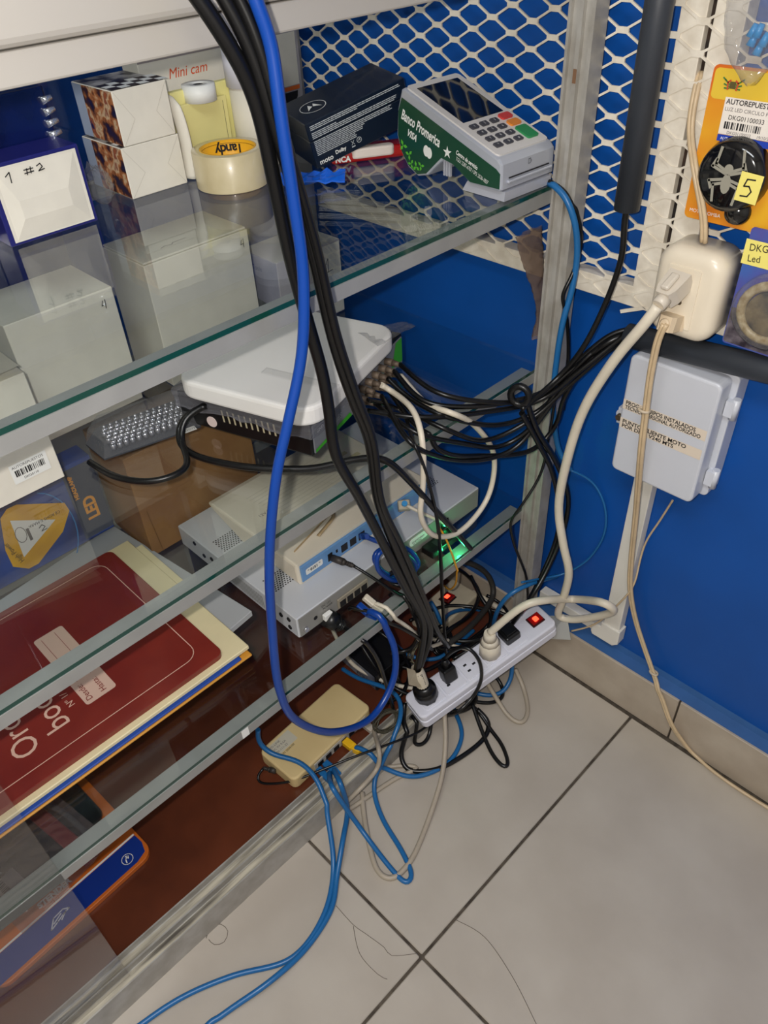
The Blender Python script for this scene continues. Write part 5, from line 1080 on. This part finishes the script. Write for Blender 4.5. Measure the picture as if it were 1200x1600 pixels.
c = cable('router_blue_lead', 'blue cable from the router falling in a long narrow loop on the floor', tb, .0046, [rloc(.060, -.028, .012), (520, 1232, 'x', .024), (560, 1290, 'z', .025), (605, 1350, 'z', .008), (636, 1382, 'z', .006), (645, 1370, 'z', .006), (628, 1330, 'z', .006), (597, 1278, 'z', .006), (584, 1230, 'z', .015), (597, 1180, 'z', .05), (622, 1135, 'z', .09), (626, 1100, 'z', .095), (610, 1078, 'z', .1), (560, 1060, 'z', .085), (535, 1045, 'z', .08)])
rj45(c, rloc(.052, -.026, .012), rloc(.055, 0, .012), tb, w=.012)
ylw = mat('yellow_boot', (240, 188, 30), .4)
c = cable('router_yellow_lead', 'blue cable with a bright yellow plug in the router', tb, .0046, [rloc(.128, -.030, .014), (590, 1194, 'z', .03), (645, 1214, 'z', .008), (700, 1192, 'z', .006), (722, 1150, 'z', .006), (712, 1115, 'z', .006), (700, 1098, 'z', .008)])
rj45(c, rloc(.128, -.024, .014), rloc(.128, 0, .014), ylw, w=.0155)
c = cable('router_grey_lead', 'grey cable with a pale plug in the router looping on the floor', greycab, .0044, [rloc(.180, -.030, .014), (592, 1172, 'x', .025), (590, 1200, 'x', .03), (560, 1235, 'x', .035), (537, 1258, 'z', .02), (540, 1268, 'z', .012), (570, 1248, 'z', .008), (620, 1215, 'z', .006), (655, 1200, 'z', .006), (640, 1196, 'z', .006), (605, 1198, 'z', .006)])
rj45(c, rloc(.180, -.028, .014), rloc(.180, 0, .014), mat('grey_plug', (196, 186, 172), .4), w=.014)
cable('grey_floor_cable', 'grey cable dropping from the strip into a long floor loop', greycab, .0050, [(694, 1110, 'z', .075), (696, 1160, 'z', .05), (690, 1215, 'z', .025), (668, 1285, 'z', .008), (642, 1345, 'z', .006), (612, 1374, 'z', .006), (590, 1362, 'z', .006), (576, 1315, 'z', .006), (568, 1268, 'z', .006), (566, 1238, 'z', .010)])
cable('grey_floor_cable', 'grey cable in a short loop right of the strip', greycab, .0046, [(758, 1062, 'z', .07), (775, 1090, 'z', .03), (795, 1120, 'z', .008), (815, 1131, 'z', .006), (825, 1112, 'z', .006), (818, 1075, 'z', .012), (805, 1045, 'z', .04)])
cable('blue_floor_cable', 'teal cable curling out right of the strip', tealcab, .0046, [(800, 1035, 'z', .06), (799, 1058, 'z', .03), (785, 1082, 'z', .01), (760, 1087, 'z', .008), (735, 1080, 'z', .01)])
cable('black_floor_cable', 'black cable in a sharp narrow loop on the floor tiles', blackcab, .0040, [(738, 1100, 'z', .03), (752, 1140, 'z', .012), (770, 1180, 'z', .006), (788, 1200, 'z', .006), (795, 1196, 'z', .006), (785, 1165, 'z', .006), (765, 1138, 'z', .008), (748, 1112, 'z', .02), (728, 1095, 'z', .03)])
cable('black_floor_cable', 'black cable sweeping round the floor below the strip', blackcab, .0048, [(632, 1098, 'z', .085), (629, 1150, 'z', .05), (626, 1180, 'z', .02), (636, 1203, 'z', .006), (680, 1203, 'z', .006), (725, 1180, 'z', .006), (758, 1152, 'z', .006), (764, 1128, 'z', .01), (745, 1108, 'z', .025)])
cable('black_floor_cable', 'small black cable loop under the near strip end', blackcab, .0040, [(642, 1122, 'z', .06), (640, 1150, 'z', .02), (652, 1166, 'z', .010), (668, 1157, 'z', .008), (673, 1135, 'z', .02), (668, 1110, 'z', .05)])
cable('black_floor_cable', 'black cable bending under the strip to the right', blackcab, .0040, [(735, 1095, 'z', .015), (765, 1099, 'z', .008), (786, 1090, 'z', .007), (783, 1068, 'z', .012), (770, 1052, 'z', .03)])
cable('black_floor_cable', 'black cable clump hanging under the strip middle', blackcab, .0052, [(700, 1112, 'z', .06), (725, 1110, 'z', .035), (745, 1092, 'z', .02), (735, 1078, 'z', .03), (712, 1100, 'z', .055)])
# --- paper tag on the cord by the wall
tg = thing('care_tag', 'small white printed tag hanging at the wall by the strip', 'tag', at(852, 998, 'y', -.012))
q = [at(*p) for p in ((852, 998, 'y', -.030), (892, 1000, 'y', -.030), (886, 962, 'y', -.016), (858, 962, 'y', -.016))]; n_ = (q[1]-q[0]).cross(q[3]-q[0]).normalized()
b = B(); quad(b, [p-tg.location for p in q]); bmesh.ops.solidify(b, geom=list(b.faces), thickness=.0006); obj('paper', b, print_white, tg)
xd = (q[1]-q[0]).normalized(); yd = (q[3]-q[0]).normalized()
b = B()
for k in range(6):
    w0 = q[0]-tg.location+xd*.003+yd*(.004+k*.0042)+n_*.0012; quad(b, [w0, w0+xd*.021, w0+xd*.021+yd*.0012, w0+yd*.0012])
obj('print_lines', b, greyink, tg)
# hairs and crumbs on the floor tiles
for k, pts in enumerate(([(525, 1415), (552, 1445), (570, 1458), (600, 1480), (612, 1493), (650, 1490)], [(552, 1447), (562, 1490), (590, 1522), (605, 1530)], [(712, 1437), (757, 1464), (800, 1525), (838, 1600)], [(322, 1466), (330, 1448), (345, 1444), (356, 1455), (350, 1472), (335, 1476), (326, 1468)])):
    P = [at(*p, 'z', .0008) for p in pts]; b = B(); o_ = P[0].copy(); tube(b, [p-o_ for p in P], .00045, 4); h_ = obj('hair_strand', b, mat('hair', (92, 80, 70), .6)); h_.location = o_
    tag(h_, ('thin hair lying left of the tile crossing', 'short hair branching from the longer one', 'long hair lying right of the tile crossing', 'dark wire ring lying against the case sill')[k], 'hair' if k < 3 else 'wire ring')
